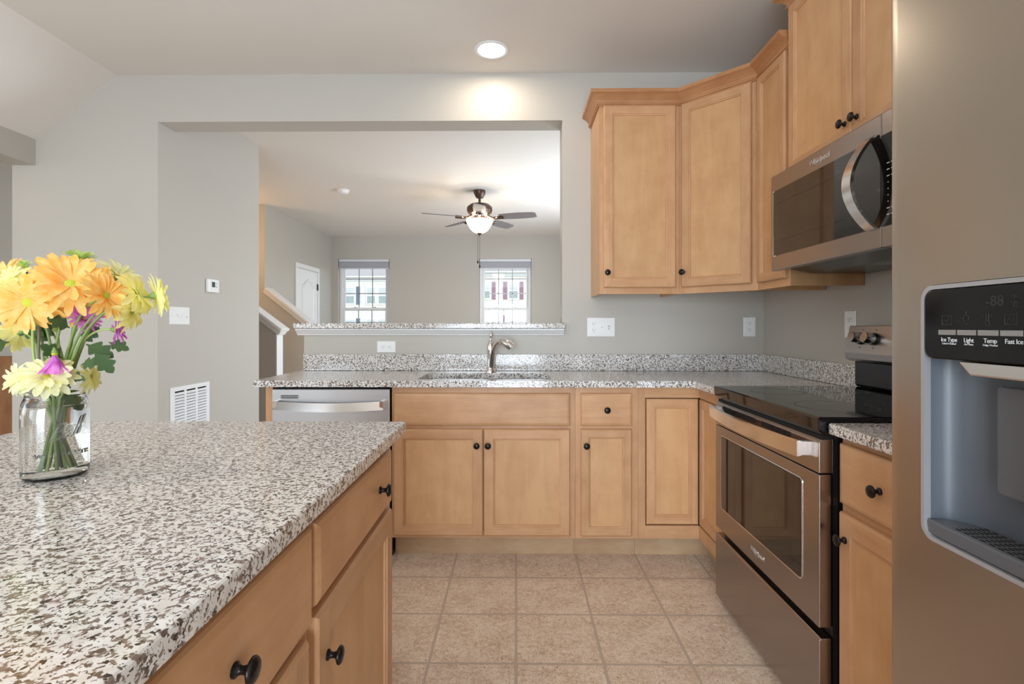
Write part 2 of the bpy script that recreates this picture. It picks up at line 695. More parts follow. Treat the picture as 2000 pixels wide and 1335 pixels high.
def T(x, y, z):
    return Matrix.Translation((x, y, z))


# ------------------------------------------------------------------ cabinet parts (local frame: x along the front, y into the cabinet, z up)
KPROF = [(0.0, 0.0), (0.0095, 0.0), (0.0095, 0.003), (0.0062, 0.0055), (0.0050, 0.010), (0.0058, 0.015), (0.012, 0.0185), (0.0158, 0.021), (0.0160, 0.0235), (0.0135, 0.0265), (0.007, 0.0285), (0.0, 0.029)]


def knob(x, z, parent, y=-0.02):
    bm = bmesh.new()
    lathe(bm, KPROF, 20, T(x, y, z) @ FRONT)
    return build('knob', bm, M['knob'], parent, smooth=True, angle=50)


def rect_loop(bm, x0, x1, z0, z1, ins, y):
    return [bm.verts.new(p) for p in ((x0 + ins, y, z0 + ins), (x1 - ins, y, z0 + ins), (x1 - ins, y, z1 - ins), (x0 + ins, y, z1 - ins))]


def ring(bm, a, b):
    for i in range(4):
        j = (i + 1) % 4
        bm.faces.new((a[i], a[j], b[j], b[i])).material_index = 1 if i in (0, 2) else 0


def panel_door(x0, x1, z0, z1, parent, y=0.0, th=0.02, rail=0.058, name='door', knob_at=None):
    """frame-and-flat-panel door standing proud of plane y"""
    bm = bmesh.new()
    f = y - th
    l0 = rect_loop(bm, x0, x1, z0, z1, 0, y)
    l1 = rect_loop(bm, x0, x1, z0, z1, 0, f + 0.007)
    l2 = rect_loop(bm, x0, x1, z0, z1, 0.0035, f + 0.002)
    l3 = rect_loop(bm, x0, x1, z0, z1, 0.007, f)
    bm.faces.new(l0)
    ring(bm, l0, l1)
    ring(bm, l1, l2)
    ring(bm, l2, l3)
    ri = rail - 0.011
    l4 = rect_loop(bm, x0, x1, z0, z1, ri, f)
    # butt-jointed stiles (full height) and rails between them
    tl = bm.verts.new((x0 + ri, f, z1 - 0.007))
    bl = bm.verts.new((x0 + ri, f, z0 + 0.007))
    tr = bm.verts.new((x1 - ri, f, z1 - 0.007))
    br = bm.verts.new((x1 - ri, f, z0 + 0.007))
    bm.faces.new((l3[0], bl, l4[0], l4[3], tl, l3[3])).material_index = 0
    bm.faces.new((br, l3[1], l3[2], tr, l4[2], l4[1])).material_index = 0
    bm.faces.new((bl, br, l4[1], l4[0])).material_index = 1
    bm.faces.new((l4[3], l4[2], tr, tl)).material_index = 1
    l5 = rect_loop(bm, x0, x1, z0, z1, ri + 0.002, f + 0.0035)
    l6 = rect_loop(bm, x0, x1, z0, z1, ri + 0.007, f + 0.0040)
    l7 = rect_loop(bm, x0, x1, z0, z1, ri + 0.0095, f + 0.0095)
    ring(bm, l4, l5)
    ring(bm, l5, l6)
    ring(bm, l6, l7)
    d = build(name, bm, [M['maple_v'], M['maple_h']], parent)
    bm = bmesh.new()
    l = rect_loop(bm, x0, x1, z0, z1, ri + 0.009, f + 0.0094)
    b = rect_loop(bm, x0, x1, z0, z1, ri + 0.009, f + 0.0140)
    bm.faces.new(l)
    bm.faces.new(b[::-1])
    ring(bm, l, b)
    build('panel', bm, [M['maple_panel'], M['maple_panel']], d)
    if knob_at:
        knob(knob_at[0], knob_at[1], d, f)
    return d


def drawer_front(x0, x1, z0, z1, parent, y=0.0, th=0.02, knob_at=None, name='drawer_front'):
    bm = bmesh.new()
    f = y - th
    loops = [rect_loop(bm, x0, x1, z0, z1, i, yy) for i, yy in ((0, y), (0, f + 0.008), (0.003, f + 0.0035), (0.010, f + 0.001), (0.014, f))]
    bm.faces.new(loops[0])
    for a, b in zip(loops, loops[1:]):
        ring(bm, a, b)
    bm.faces.new(loops[-1])
    for fc in bm.faces:
        fc.material_index = 0
    d = build(name, bm, M['maple_h'], parent)
    if knob_at:
        knob(knob_at[0], knob_at[1], d, f)
    return d


def face_frame(parent, w, z0, z1, stiles, rails, th=0.019, name='face_frame'):
    """stiles: list of (x0,x1); rails: list of (z0,z1)"""
    bm = bmesh.new()
    for a, b in stiles:
        box(bm, a, b, 0, th, z0, z1, 0)
    for a, b in rails:
        for (s, e) in zip(stiles, stiles[1:]):
            box(bm, s[1], e[0], 0.0004, th, a, b, 1)
    return build(name, bm, [M['maple_v'], M['maple_h']], parent)


# ================================================================== ROOM SHELL
WY = 3.14            # kitchen face of the back wall
WT = 0.165           # its thickness
RX = 1.51            # right wall
CZ = 2.733           # ceiling
OPL, OPR, OPT = -2.214, 0.2826, 2.444
HALF_L = -1.306

# floor
fl = boxo('floor', (-6.2, 1.7, -3.0, 9.0, -0.08, 0.0), M['floor'])
struct(fl, 'tan square vinyl tile floor')

bm = bmesh.new()
box(bm, -3.124, OPL, WY, WY + WT, 0, CZ)
box(bm, OPL, OPR, WY, WY + WT, OPT, CZ)
box(bm, OPR, RX + 0.15, WY, WY + WT, 0, CZ)
struct(build('wall_back', bm, M['wall']), 'greige kitchen wall with a wide pass-through opening')
bm = bmesh.new()
box(bm, HALF_L, OPR, WY, WY + 0.15, 0, 1.168)
struct(build('wall_half', bm, M['wall']), 'half wall below the raised granite bar')
bm = bmesh.new()
box(bm, RX, RX + 0.15, -2.75, WY, 0, CZ)
box(bm, RX, RX + 0.15, WY + WT, 9.0, 0, 0.75)
box(bm, RX, RX + 0.15, WY + WT, 9.0, 2.25, CZ)
box(bm, RX, RX + 0.15, WY + WT, 4.5, 0.75, 2.25)
box(bm, RX, RX + 0.15, 6.9, 9.0, 0.75, 2.25)
struct(build('wall_right', bm, M['wall']), 'greige wall behind the stove')
bm = bmesh.new()
box(bm, OPL - 0.12, OPL, WY + WT, 4.384, 0, CZ)
struct(build('wall_partition', bm, M['wall']), 'greige partition wall carrying the thermostat')
# rear wall (behind the camera) with a glass door opening, dining wall with a window opening
bm = bmesh.new()
box(bm, -6.2, -4.3, -2.9, -2.75, 0, CZ)
box(bm, -2.8, -1.45, -2.9, -2.75, 0, CZ)
box(bm, 0.45, RX + 0.15, -2.9, -2.75, 0, CZ)
box(bm, -1.45, 0.45, -2.9, -2.75, 2.12, CZ)
box(bm, -4.3, -2.8, -2.9, -2.75, 0, 0.7)
box(bm, -4.3, -2.8, -2.9, -2.75, 2.2, CZ)
struct(build('wall_rear', bm, M['wall']))
bm = bmesh.new()
box(bm, -6.2, -6.05, -2.75, 4.4, 0, 0.7)
box(bm, -6.2, -6.05, -2.75, 4.4, 2.2, CZ)
box(bm, -6.2, -6.05, -2.75, -1.3, 0.7, 2.2)
box(bm, -6.2, -6.05, 0.9, 4.4, 0.7, 2.2)
struct(build('wall_dining_left', bm, M['wall']))
bm = bmesh.new()
box(bm, -6.2, OPL - 0.12, 4.264, 4.384, 0, CZ)
struct(build('wall_dining_back', bm, M['wall']))
bm = bmesh.new()
box(bm, -5.2, -3.55, 4.235, 4.262, 0, 0.93)  # flat brown grained slab over the lower part of the wall
struct(build('trim_1', bm, M['brown_band']), 'brown band low on the wall past the dining opening')

# ceilings
bm = bmesh.new()
box(bm, -2.468, RX + 0.15, -2.9, WY, CZ, CZ + 0.08)
prism(bm, [(-2.468, CZ), (-2.977, 2.34), (-2.977, 2.42), (-2.468, CZ + 0.08)], 'y', -2.9, WY)
struct(build('ceiling', bm, M['ceil']), 'pale kitchen ceiling with one sloped side')
bm = bmesh.new()
box(bm, -6.2, -3.124, -2.9, 4.4, CZ, CZ + 0.08)
box(bm, -3.124, RX + 0.15, WY, 9.0, CZ, CZ + 0.08)
box(bm, -6.2, -3.124, 4.4, 9.0, CZ, CZ + 0.08)
struct(build('ceiling_living', bm, M['ceil']), 'pale living room ceiling')
bm = bmesh.new()
box(bm, -3.124, -2.977, -2.75, WY, 2.18, CZ)
struct(build('beam', bm, M['wall']), 'dropped beam below the sloped ceiling')

# living room shell
LY = 8.85
W1 = (-3.085, -2.195)
W2 = (-0.640, 0.268)
WZ0, WZ1 = 0.72, 2.345
bm = bmesh.new()
for a, b in ((-3.35, W1[0]), (W1[1], W2[0]), (W2[1], RX)):
    box(bm, a, b, LY, LY + 0.15, 0, CZ)
for a, b in (W1, W2):
    box(bm, a, b, LY, LY + 0.15, 0, WZ0)
    box(bm, a, b, LY, LY + 0.15, WZ1, CZ)
struct(build('wall_living_back', bm, M['wall']), 'living room wall with two windows')
bm = bmesh.new()
box(bm, -3.35, -3.2, 6.598, LY, 0, CZ)
struct(build('wall_living_left', bm, M['wall']), 'living room wall with a white panel door')
# stair walls: sloped knee walls each side of the flight, climbing toward -X
SL = 0.79
bm = bmesh.new()
prism(bm, [(-5.2, 0), (-2.20, 0), (-2.20, 1.645 - SL * 1.0), (-3.2, 1.645), (-3.2, CZ), (-5.2, CZ)], 'y', 6.48, 6.598)
struct(build('wall_stair_back', bm, M['wall']), 'stairwell wall with a sloped top')
bm = bmesh.new()
ztop = 1.135
prism(bm, [(-5.2, 0), (-2.497, 0), (-2.497, ztop), (-2.497 - (CZ - ztop) / 0.74, CZ), (-5.2, CZ)], 'y', 5.30, 5.42)
struct(build('wall_stair_front', bm, M['wall']), 'short stair wall ending in a white post')
struct(boxo('wall_stair_left', (-5.35, -5.2, 4.4, 6.75, 0, CZ), M['wall']))


def sloped_cap(name, x0, z0, x1, z1, y0, y1, th, label):
    """white cap board plus a smaller moulding under it, following a slope"""
    bm = bmesh.new()
    d = Vector((x1 - x0, 0, z1 - z0)).normalized()
    n = Vector((-d.z, 0, d.x))
    if n.z < 0:
        n = -n
    for (o0, o1, ya, yb) in ((0.0, th, y0 - 0.035, y1 + 0.035), (-0.045, 0.0, y0 - 0.014, y1 + 0.014)):
        a, b = Vector((x0, 0, z0)), Vector((x1, 0, z1))
        pts = [a + n * o0, b + n * o0, b + n * o1, a + n * o1]
        prism(bm, [(p.x, p.z) for p in pts], 'y', ya, yb)
    struct(build(name, bm, M['white'], bevel=0.006), label)


sloped_cap('trim_2', -3.195, 1.645 + 0.004, -2.20, 1.645 - SL * 0.995 + 0.004, 6.48, 6.598, 0.035, 'white cap board on the far stair wall')
sloped_cap('trim_3', -3.40, ztop + 0.74 * 0.903 + 0.03, -2.44, ztop - 0.042 + 0.03, 5.30, 5.42, 0.035, 'white cap board on the near stair wall')
struct(boxo('trim_4', (-2.496, -2.484, 5.292, 5.428, 0, 1.13), M['white'], bevel=0.002), 'white end board of the near stair wall')
bm = bmesh.new()
for k in range(11):
    box(bm, -2.55 - 0.25 * (k + 1), -2.55 - 0.25 * k, 5.421, 6.479, 0, 0.19 * (k + 1) if k < 10 else 1.95)
struct(build('stair_flight', bm, M['tread']), 'flight of stairs between the two sloped walls')

# bar moulding under the ledge
bm = bmesh.new()
prof = [(0.0, 1.168), (-0.045, 1.168), (-0.045, 1.158), (-0.034, 1.152), (-0.026, 1.143), (-0.016, 1.136), (-0.012, 1.128), (0.0, 1.128)]
prism(bm, [(WY + a, z) for a, z in prof], 'x', HALF_L - 0.036, OPR + 0.008)
for dz, ex in ((1.152, 0.040), (1.136, 0.020)):
    box(bm, HALF_L - ex, HALF_L, WY, WY + 0.15, dz, dz + 0.016)
struct(build('trim_5', bm, M['white']), 'white moulding under the granite bar')


# windows of the living room ------------------------------------------------
def make_window(n, x0, x1):
    root = bpy.data.objects.new('window_%d' % n, None)
    COL.objects.link(root)
    root.location = ((x0 + x1) / 2, LY, WZ0)
    struct(root, 'white double-hung living room window with a grid of panes')
    w = x1 - x0
    h = WZ1 - WZ0
    hx = w / 2
    bm = bmesh.new()
    for a, b, c, d in ((-hx + 0.004, -hx + 0.055, 0.004, h - 0.004), (hx - 0.055, hx - 0.004, 0.004, h - 0.004), (-hx + 0.055, hx - 0.055, h - 0.045, h - 0.004), (-hx + 0.055, hx - 0.055, 0.004, 0.05)):
        box(bm, a, b, 0.062, 0.145, c, d)
    build('frame', bm, M['white'], root, bevel=0.004)
    zm = 1.452 - WZ0
    for nm, z0, z1, y in (('upper_sash', zm, h - 0.045, 0.105), ('lower_sash', 0.05, zm + 0.05, 0.07)):
        bm = bmesh.new()
        t = 0.036
        a, b = -hx + 0.056, hx - 0.056
        box(bm, a, a + t, y, y + 0.03, z0, z1)
        box(bm, b - t, b, y, y + 0.03, z0, z1)
        box(bm, a + t, b - t, y, y + 0.03, z0, z0 + 0.045)
        box(bm, a + t, b - t, y, y + 0.03, z1 - 0.04, z1)
        sash = build(nm, bm, M['white'], root, bevel=0.003)
        bm = bmesh.new()
        iw = (b - a - 2 * t)
        ih = z1 - z0 - 0.085
        for k in (1, 2):
            xx = a + t + iw * k / 3
            box(bm, xx - 0.008, xx + 0.008, y + 0.012, y + 0.018, z0 + 0.045, z1 - 0.04)
            zz = z0 + 0.045 + ih * k / 3
            box(bm, a + t, b - t, y + 0.012, y + 0.018, zz - 0.008, zz + 0.008)
        build('muntin_grid', bm, M['silver'], sash)
        bm = bmesh.new()
        box(bm, a + t, b - t, y + 0.0145, y + 0.0155, z0 + 0.045, z1 - 0.04)
        build('pane', bm, M['pane'], sash)
    for xx in (-0.17, 0.17):
        boxo('sash_lock', (xx - 0.025, xx + 0.025, 0.068, 0.09, zm + 0.05, zm + 0.062), M['silver'], root)
    bm = bmesh.new()
    box(bm, -hx - 0.03, hx + 0.03, -0.05, 0.06, -0.022, 0.004)
    build('sill', bm, M['white'], root, bevel=0.004)
    return root


def make_blind(x0, x1, label):
    cx = (x0 + x1) / 2
    w = (x1 - x0) / 2 - 0.01
    r = thing('window_blind', label, 'blind', (cx, LY, WZ1), 0, 'raised blinds of the living room windows')
    bm = bmesh.new()
    box(bm, -w, w, 0.004, 0.055, -0.05, -0.002)
    build('headrail', bm, M['blind_rail'], r, bevel=0.004)
    bm = bmesh.new()
    for k in range(14):
        z = -0.056 - k * 0.0068
        box(bm, -w + 0.004, w - 0.004, 0.006, 0.054, z - 0.0048, z)
    build('slat_stack', bm, M['blind'], r)
    bm = bmesh.new()
    box(bm, -w + 0.004, w - 0.004, 0.008, 0.052, -0.172, -0.153)
    build('bottom_rail', bm, M['blind_rail'], r, bevel=0.004)


make_window(1, *W1)
make_window(2, *W2)
make_blind(W1[0], W1[1], 'raised white blind on the window next to the white door')
make_blind(W2[0], W2[1], 'raised white blind on the window below the ceiling fan')

# rear glass door and dining window frames (behind the camera, seen only in reflections)
bm = bmesh.new()
for a, b, c, d in ((-1.45, -1.39, 0, 2.12), (0.39, 0.45, 0, 2.12), (-0.55, -0.45, 0.06, 2.06), (-1.39, 0.39, 2.06, 2.12), (-1.39, 0.39, 0, 0.06)):
    box(bm, a, b, -2.80, -2.752, c, d)
struct(build('door_2', bm, M['white']), 'white framed sliding glass door')
bm = bmesh.new()
for a, b, c, d in ((-1.3, -1.24, 0.7, 2.2), (0.84, 0.9, 0.7, 2.2), (-0.24, -0.16, 0.76, 2.14), (-1.24, 0.84, 2.14, 2.2), (-1.24, 0.84, 0.7, 0.76)):
    box(bm, -6.10, -6.052, a, b, c, d)
struct(build('window_3', bm, M['white']), 'white framed dining window')
bm = bmesh.new()
for a, b, c, d in ((-4.3, -4.24, 0.7, 2.2), (-2.86, -2.8, 0.7, 2.2), (-3.59, -3.51, 0.76, 2.14), (-4.24, -2.86, 2.14, 2.2), (-4.24, -2.86, 0.7, 0.76)):
    box(bm, a, b, -2.80, -2.752, c, d)
struct(build('window_5', bm, M['white']), 'white framed rear window')
bm = bmesh.new()  # frame of the unseen opening added to let light into the living room
for a, b, c, d in ((4.5, 4.56, 0.75, 2.25), (6.84, 6.9, 0.75, 2.25), (5.66, 5.74, 0.81, 2.19), (4.56, 6.84, 2.19, 2.25), (4.56, 6.84, 0.75, 0.81)):
    box(bm, RX + 0.05, RX + 0.10, a, b, c, d)
struct(build('window_4', bm, M['white']), 'white frame of the added, unseen living room side window')

# white panel door in the living room's left wall ---------------------------
dr = bpy.data.objects.new('door_1', None)
COL.objects.link(dr)
dr.location = (-3.2, 7.81, 0)
dr.rotation_euler = (0, 0, PI / 2)       # local x -> +Y, local y -> -X, front looks along +X
struct(dr, 'white two-panel door with arched upper panel in the living room wall')
bm = bmesh.new()
box(bm, -0.37, 0.37, -0.012, 0.0, 0.01, 2.035)
build('door_leaf', bm, M['white'], dr)
for z0, z1, arch in ((1.02, 1.90, True), (0.15, 0.88, False)):
    bm = bmesh.new()
    pts = [(-0.22, z0), (0.22, z0), (0.22, z1 - (0.10 if arch else 0))]
    if arch:
        for k in range(1, 16):
            u = 1 - 2 * k / 16
            pts.append((0.22 * u, z1 - 0.10 + 0.10 * (0.5 + 0.5 * math.cos(PI * u))))
    pts.append((-0.22, z1 - (0.10 if arch else 0)))
    cen = (0.0, (z0 + z1) / 2)

    def shrink(f):
        return [(cen[0] + (p[0] - cen[0]) * (1 - f / 0.22), cen[1] + (p[1] - cen[1]) * (1 - f / ((z1 - z0) / 2))) for p in pts]
    prev = None
    for f, y in ((0.0, -0.0125), (0.008, -0.026), (0.022, -0.026), (0.034, -0.0145), (0.05, -0.019)):
        lo = [bm.verts.new((p[0], y, p[1])) for p in shrink(f)]
        if prev:
            for i in range(len(lo)):
                bm.faces.new((prev[i], prev[(i + 1) % len(lo)], lo[(i + 1) % len(lo)], lo[i]))
        prev = lo
    bm.faces.new(prev)
    build('raised_panel', bm, M['white'], dr)
bm = bmesh.new()
for a, b, c, d in ((-0.445, -0.375, 0, 2.04), (0.375, 0.445, 0, 2.04), (-0.445, 0.445, 2.04, 2.11)):
    box(bm, a, b, -0.022, 0.0, c, d)
build('casing', bm, M['white'], dr, bevel=0.006)
for z in (0.2, 1.02, 1.80):
    build('hinge', (lambda b_: (box(b_, 0.352, 0.376, -0.03, -0.012, z - 0.05, z + 0.05), b_)[1])(bmesh.new()), M['knob'], dr)

# ================================================================== BACK RUN: BASE CABINETS
CT = 0.911                 # counter top
CB = CT - 0.032            # underside of the stone
FY = 2.592                 # face-frame plane of the back run
KH = 0.112                 # toe kick height


def carcass(parent, w, depth, h, z0=KH, kick=True, kick_in=0.075):
    bm = bmesh.new()
    t = 0.018
    box(bm, 0, t, 0.019, depth, z0, h)
    box(bm, w - t, w, 0.019, depth, z0, h)
    box(bm, t, w - t, 0.019, depth, z0, z0 + t)
    box(bm, t, w - t, depth - 0.006, depth, z0 + t, h)
    box(bm, t, w - t, 0.019, 0.022, z0 + t, h, 0)
    build('carcass', bm, M['maple_panel'], parent)
    if kick:
        bm = bmesh.new()
        box(bm, 0, w, kick_in, kick_in + 0.012, 0, z0)
        build('toe_kick', bm, M['kick'], parent)


# sink base
sx0 = -0.630
sw = 0.298 - sx0
c = thing('sink_base_cabinet', 'maple sink cabinet with a wide false drawer front over two doors', 'cabinet', (sx0, FY, 0))
carcass(c, sw, 0.53, CB)
face_frame(c, sw, KH, CB, [(0, 0.036), (sw - 0.036, sw)], [(KH, 0.150), (0.645, 0.700), (0.825, CB)])
drawer_front(0.014, sw - 0.026, 0.6835, 0.8455, c, name='false_drawer_front')
mid = -0.1645 - sx0
panel_door(0.014, mid - 0.002, 0.128, 0.6655, c, knob_at=(-0.198 - sx0, 0.585))
panel_door(mid + 0.002, sw - 0.026, 0.128, 0.6655, c, knob_at=(-0.1415 - sx0, 0.585))
# narrow drawer base
nx0 = 0.299
nw = 0.615 - nx0
c = thing('drawer_base_cabinet', 'narrow maple base cabinet with one small drawer over one door', 'cabinet', (nx0, FY, 0))
carcass(c, nw, 0.53, CB)
face_frame(c, nw, KH, CB, [(0, 0.04), (nw - 0.044, nw)], [(KH, 0.150), (0.645, 0.700), (0.825, CB)])
drawer_front(0.0265, 0.283, 0.6835, 0.8455, c, knob_at=(0.4545 - nx0, 0.764))
panel_door(0.0265, 0.283, 0.128, 0.6655, c, knob_at=(0.352 - nx0, 0.585), rail=0.05)
# corner cabinet (L-shaped, two-leaf folding door)
cx0 = 0.616
CXF = 0.922                # face plane of the right run
c = thing('corner_base_cabinet', 'maple corner base cabinet with an inset folding two-leaf door', 'cabinet', (cx0, FY, 0))
inx = CXF - cx0
bm = bmesh.new()
box(bm, 0, 0.036, 0, 0.019, KH, CB, 0)
box(bm, 0.036, inx, 0, 0.019, 0.822, CB, 1)
box(bm, 0.036, inx, 0, 0.019, KH, 0.178, 1)
box(bm, inx, inx + 0.019, -0.365, 0.0, 0.822, CB, 1)
box(bm, inx, inx + 0.019, -0.365, 0.0, KH, 0.178, 1)
box(bm, inx, inx + 0.019, -0.365, -0.335, 0.178, 0.822, 0)
build('face_frame', bm, [M['maple_v'], M['maple_h']], c)
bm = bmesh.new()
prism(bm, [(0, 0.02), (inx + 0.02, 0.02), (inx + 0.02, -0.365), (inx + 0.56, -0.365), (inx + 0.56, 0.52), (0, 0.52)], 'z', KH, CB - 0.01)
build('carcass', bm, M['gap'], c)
bm = bmesh.new()
box(bm, 0, inx + 0.087, 0.075, 0.087, 0, KH)
box(bm, inx + 0.075, inx + 0.087, -0.365, 0.0745, 0, KH)
build('toe_kick', bm, M['kick'], c)
panel_door(0.042, inx - 0.001, 0.182, 0.817, c, y=0.018, rail=0.052)
r2 = bpy.data.objects.new('door', None)
d2 = panel_door(0.001, 0.330, 0.182, 0.817, c, y=0.0, rail=0.052)
d2.location = (inx + 0.0185, 0.0, 0)
d2.rotation_euler = (0, 0, -PI / 2)
bpy.data.objects.remove(r2)

# end panel beside the dishwasher
ep = boxo('end_panel', (-1.272, -1.236, 2.588, 3.125, 0, CB - 0.002), M['maple_v'])
tag(ep, 'narrow maple end panel standing at the outer side of the dishwasher', 'panel')

# dishwasher
dw = thing('dishwasher', 'stainless steel dishwasher under the granite counter', 'dishwasher', (-1.2335, 2.57, 0))
DWW = 0.597
bm = bmesh.new()
box(bm, 0.002, DWW - 0.002, 0.022, 0.53, 0.1, 0.868)
build('tub', bm, M['black'], dw)
bm = bmesh.new()
box(bm, 0.0, DWW, 0.0, 0.021, 0.125, 0.866)
door = build('door', bm, M['steel'], dw, bevel=0.004)
bm = bmesh.new()
pts = []
for i in range(21):
    u = i / 20
    pts.append((0.022 + u * (DWW - 0.045), -0.042 - 0.014 * math.sin(PI * u), 0.789 - 0.009 * math.sin(PI * u)))
for p, q in zip(pts, pts[1:]):
    vs = []
    for (x, y, z) in (p, q):
        vs.append([bm.verts.new(v) for v in ((x, y, z - 0.021), (x, y + 0.010, z + 0.021), (x, y + 0.018, z + 0.019), (x, y + 0.012, z - 0.021))])
    for k in range(4):
        bm.faces.new((vs[0][k], vs[0][(k + 1) % 4], vs[1][(k + 1) % 4], vs[1][k]))
for x in (0.022, DWW - 0.041):
    box(bm, x, x + 0.018, -0.040, 0.0, 0.768, 0.81)
bmesh.ops.remove_doubles(bm, verts=bm.verts, dist=1e-5)
build('handle', bm, M['steel_hi'], door, smooth=True)
bm = bmesh.new()
box(bm, 0.045, 0.137, -0.0012, 0.0, 0.818, 0.8365)
build('vent', bm, M['silver'], door)
bm = bmesh.new()
box(bm, 0.048, 0.134, -0.0018, -0.0011, 0.8205, 0.8245)
box(bm, 0.048, 0.134, -0.0018, -0.0011, 0.8305, 0.8345)
build('vent_slot', bm, M['gap'], door)
bm = bmesh.new()
box(bm, 0, DWW, 0.07, 0.08, 0.0, 0.1)
build('kick_plate', bm, M['black'], dw)

# ------------------------------------------------------------------ stone
# main L-shaped worktop
bm = bmesh.new()
CE = 2.548                 # front edge of the back run
CRX = 0.882                # front edge of the right run
pts = [(-1.321, CE), (CRX - 0.03, CE)]
for k in range(1, 5):
    a = PI / 2 - k / 5 * PI / 2
    pts.append((CRX - 0.03 + 0.03 * math.cos(a), CE - 0.03 + 0.03 * math.sin(a)))
pts += [(CRX, CE - 0.03), (CRX, 2.232), (1.507, 2.232), (1.507, 3.137), (-1.321, 3.137)]
prism(bm, pts, 'z', CB, CT)
wt = build('worktop', bm, M['granite'])
bm = bmesh.new()
prism(bm, rrect(0.695, 0.335, 0.03, 5, -0.162, 2.792), 'z', CB - 0.05, CT + 0.05)
boolean(wt, build('cutter', bm, M['granite']))
md = wt.modifiers.new('bevel', 'BEVEL')
md.width = 0.005
md.segments = 3
md.limit_method = 'ANGLE'
tag(wt, 'speckled granite worktop along the back wall with a cut-out sink', 'countertop')
bk = boxo('backsplash', (HALF_L + 0.004, 1.489, 3.117, 3.137, CT + 0.001, CT + 0.101), M['granite'], bevel=0.002)
tag(bk, 'long low granite backsplash strip under the half wall and outlets', 'backsplash')
bk = boxo('backsplash', (1.489, 1.508, 2.234, 3.137, CT + 0.001, CT + 0.101), M['granite'], bevel=0.002)
tag(bk, 'short granite backsplash strip running into the corner beside the stove', 'backsplash')
br = boxo('bar_top', (-1.346, OPR + 0.012, 3.074, 3.50, 1.169, 1.201), M['granite'], bevel=0.005, seg=3)
cut = boxo('cutter', (OPR - 0.002, OPR + 0.05, WY - 0.001, 3.6, 1.1, 1.3), M['granite'])
br.modifiers.clear()
boolean(br, cut)
md = br.modifiers.new('bevel', 'BEVEL')
md.width = 0.004
md.segments = 2
md.limit_method = 'ANGLE'
tag(br, 'raised granite bar ledge on the half wall of the pass-through', 'countertop')

# sink
sk = thing('kitchen_sink', 'stainless steel double bowl sink set under the granite worktop', 'sink', (-0.162, 2.792, CB))
for i, (xa, xb) in enumerate(((-0.345, 0.02), (0.045, 0.345))):
    bm = bmesh.new()
    cxm, ww = (xa + xb) / 2, xb - xa
    lo = []
    for (wd, dp, z) in ((ww + 0.03, 0.355, -0.001), (ww, 0.325, -0.001), (ww - 0.004, 0.321, -0.012), (ww - 0.02, 0.305, -0.17), (ww - 0.07, 0.25, -0.19)):
        lo.append([bm.verts.new((p[0], p[1], z)) for p in rrect(wd, dp, 0.028, 4, cxm, 0)])
    for a, b in zip(lo, lo[1:]):
        for k in range(len(a)):
            bm.faces.new((a[k], a[(k + 1) % len(a)], b[(k + 1) % len(a)], b[k]))
    bm.faces.new(lo[-1])
    bo = build('bowl', bm, M['steel'], sk, smooth=True)
    bm = bmesh.new()
    lathe(bm, [(0.0, -0.187), (0.04, -0.187), (0.045, -0.189)], 20, T(cxm, 0, 0), cap=False)
    build('drain', bm, M['chrome'], bo, smooth=True)

# faucet
fc = thing('faucet', 'chrome pull-out kitchen faucet behind the sink', 'faucet', (-0.152, 3.035, CT))
bm = bmesh.new()
lathe(bm, [(0.0, 0.0), (0.030, 0.0), (0.030, 0.008), (0.026, 0.014), (0.021, 0.03), (0.0195, 0.08), (0.0205, 0.13), (0.021, 0.155), (0.017, 0.172), (0.011, 0.180), (0.0, 0.182)], 24)
build('body', bm, M['chrome'], fc, smooth=True, angle=60)
bm = bmesh.new()
tube(bm, bez((0, 0, 0.178), (0.0, 0.002, 0.195), (0.006, 0.004, 0.205), (0.004, 0.002, 0.238), 10), [0.009, 0.007, 0.006, 0.0055, 0.006, 0.007, 0.0085, 0.0105, 0.011, 0.009, 0.005], 14)
build('lever', bm, M['chrome'], fc, smooth=True, angle=60)
bm = bmesh.new()
sp = bez((0.008, -0.010, 0.03), (0.010, -0.03, 0.155), (0.045, -0.075, 0.228), (0.130, -0.115, 0.150), 18)
tube(bm, sp, [0.016] * 6 + [0.0155] * 5 + [0.0155, 0.0165, 0.019, 0.022, 0.0235, 0.0245, 0.025, 0.0235], 18)
build('spout', bm, M['chrome'], fc, smooth=True, angle=60)

# ================================================================== UPPER CABINETS
UB, UT = 1.360, 2.420
UD = 0.32
UYF = WY - UD              # 2.82


def upper(name, label, w, loc, rz, z0, z1, depth, doors, lfill=0.02, rfill=0.02, rail=0.058, skew=None):
    c = thing(name, label, 'cabinet', loc, rz)
    h = z1 - z0
    bm = bmesh.new()
    t = 0.016
    box(bm, 0, t, 0.019, depth, 0, h)
    box(bm, w - t, w, 0.019, depth, 0, h)
    box(bm, t, w - t, 0.019, depth, 0.035, 0.035 + t)
    box(bm, t, w - t, 0.019, depth, h - t, h)
    box(bm, t, w - t, depth - 0.006, depth, 0.035 + t, h - t)
    build('carcass', bm, M['maple_panel'], c)
    face_frame(c, w, 0, h, [(0, 0.038), (w - 0.038, w)], [(0, 0.045), (h - 0.05, h)])
    for (x0, x1, kx, kz) in doors:
        panel_door(x0, x1, 0.034, h - 0.030, c, rail=rail, knob_at=None if kx is None else (kx, kz))
    return c


ux0 = 0.457
uw = 0.895 - ux0
upper('wall_cabinet', 'maple wall cabinet with one door beside the pass-through opening', uw, (ux0, UYF, UB), 0, UB, UT, UD - 0.004, [(0.022, uw - 0.022, 0.04, 0.115)])
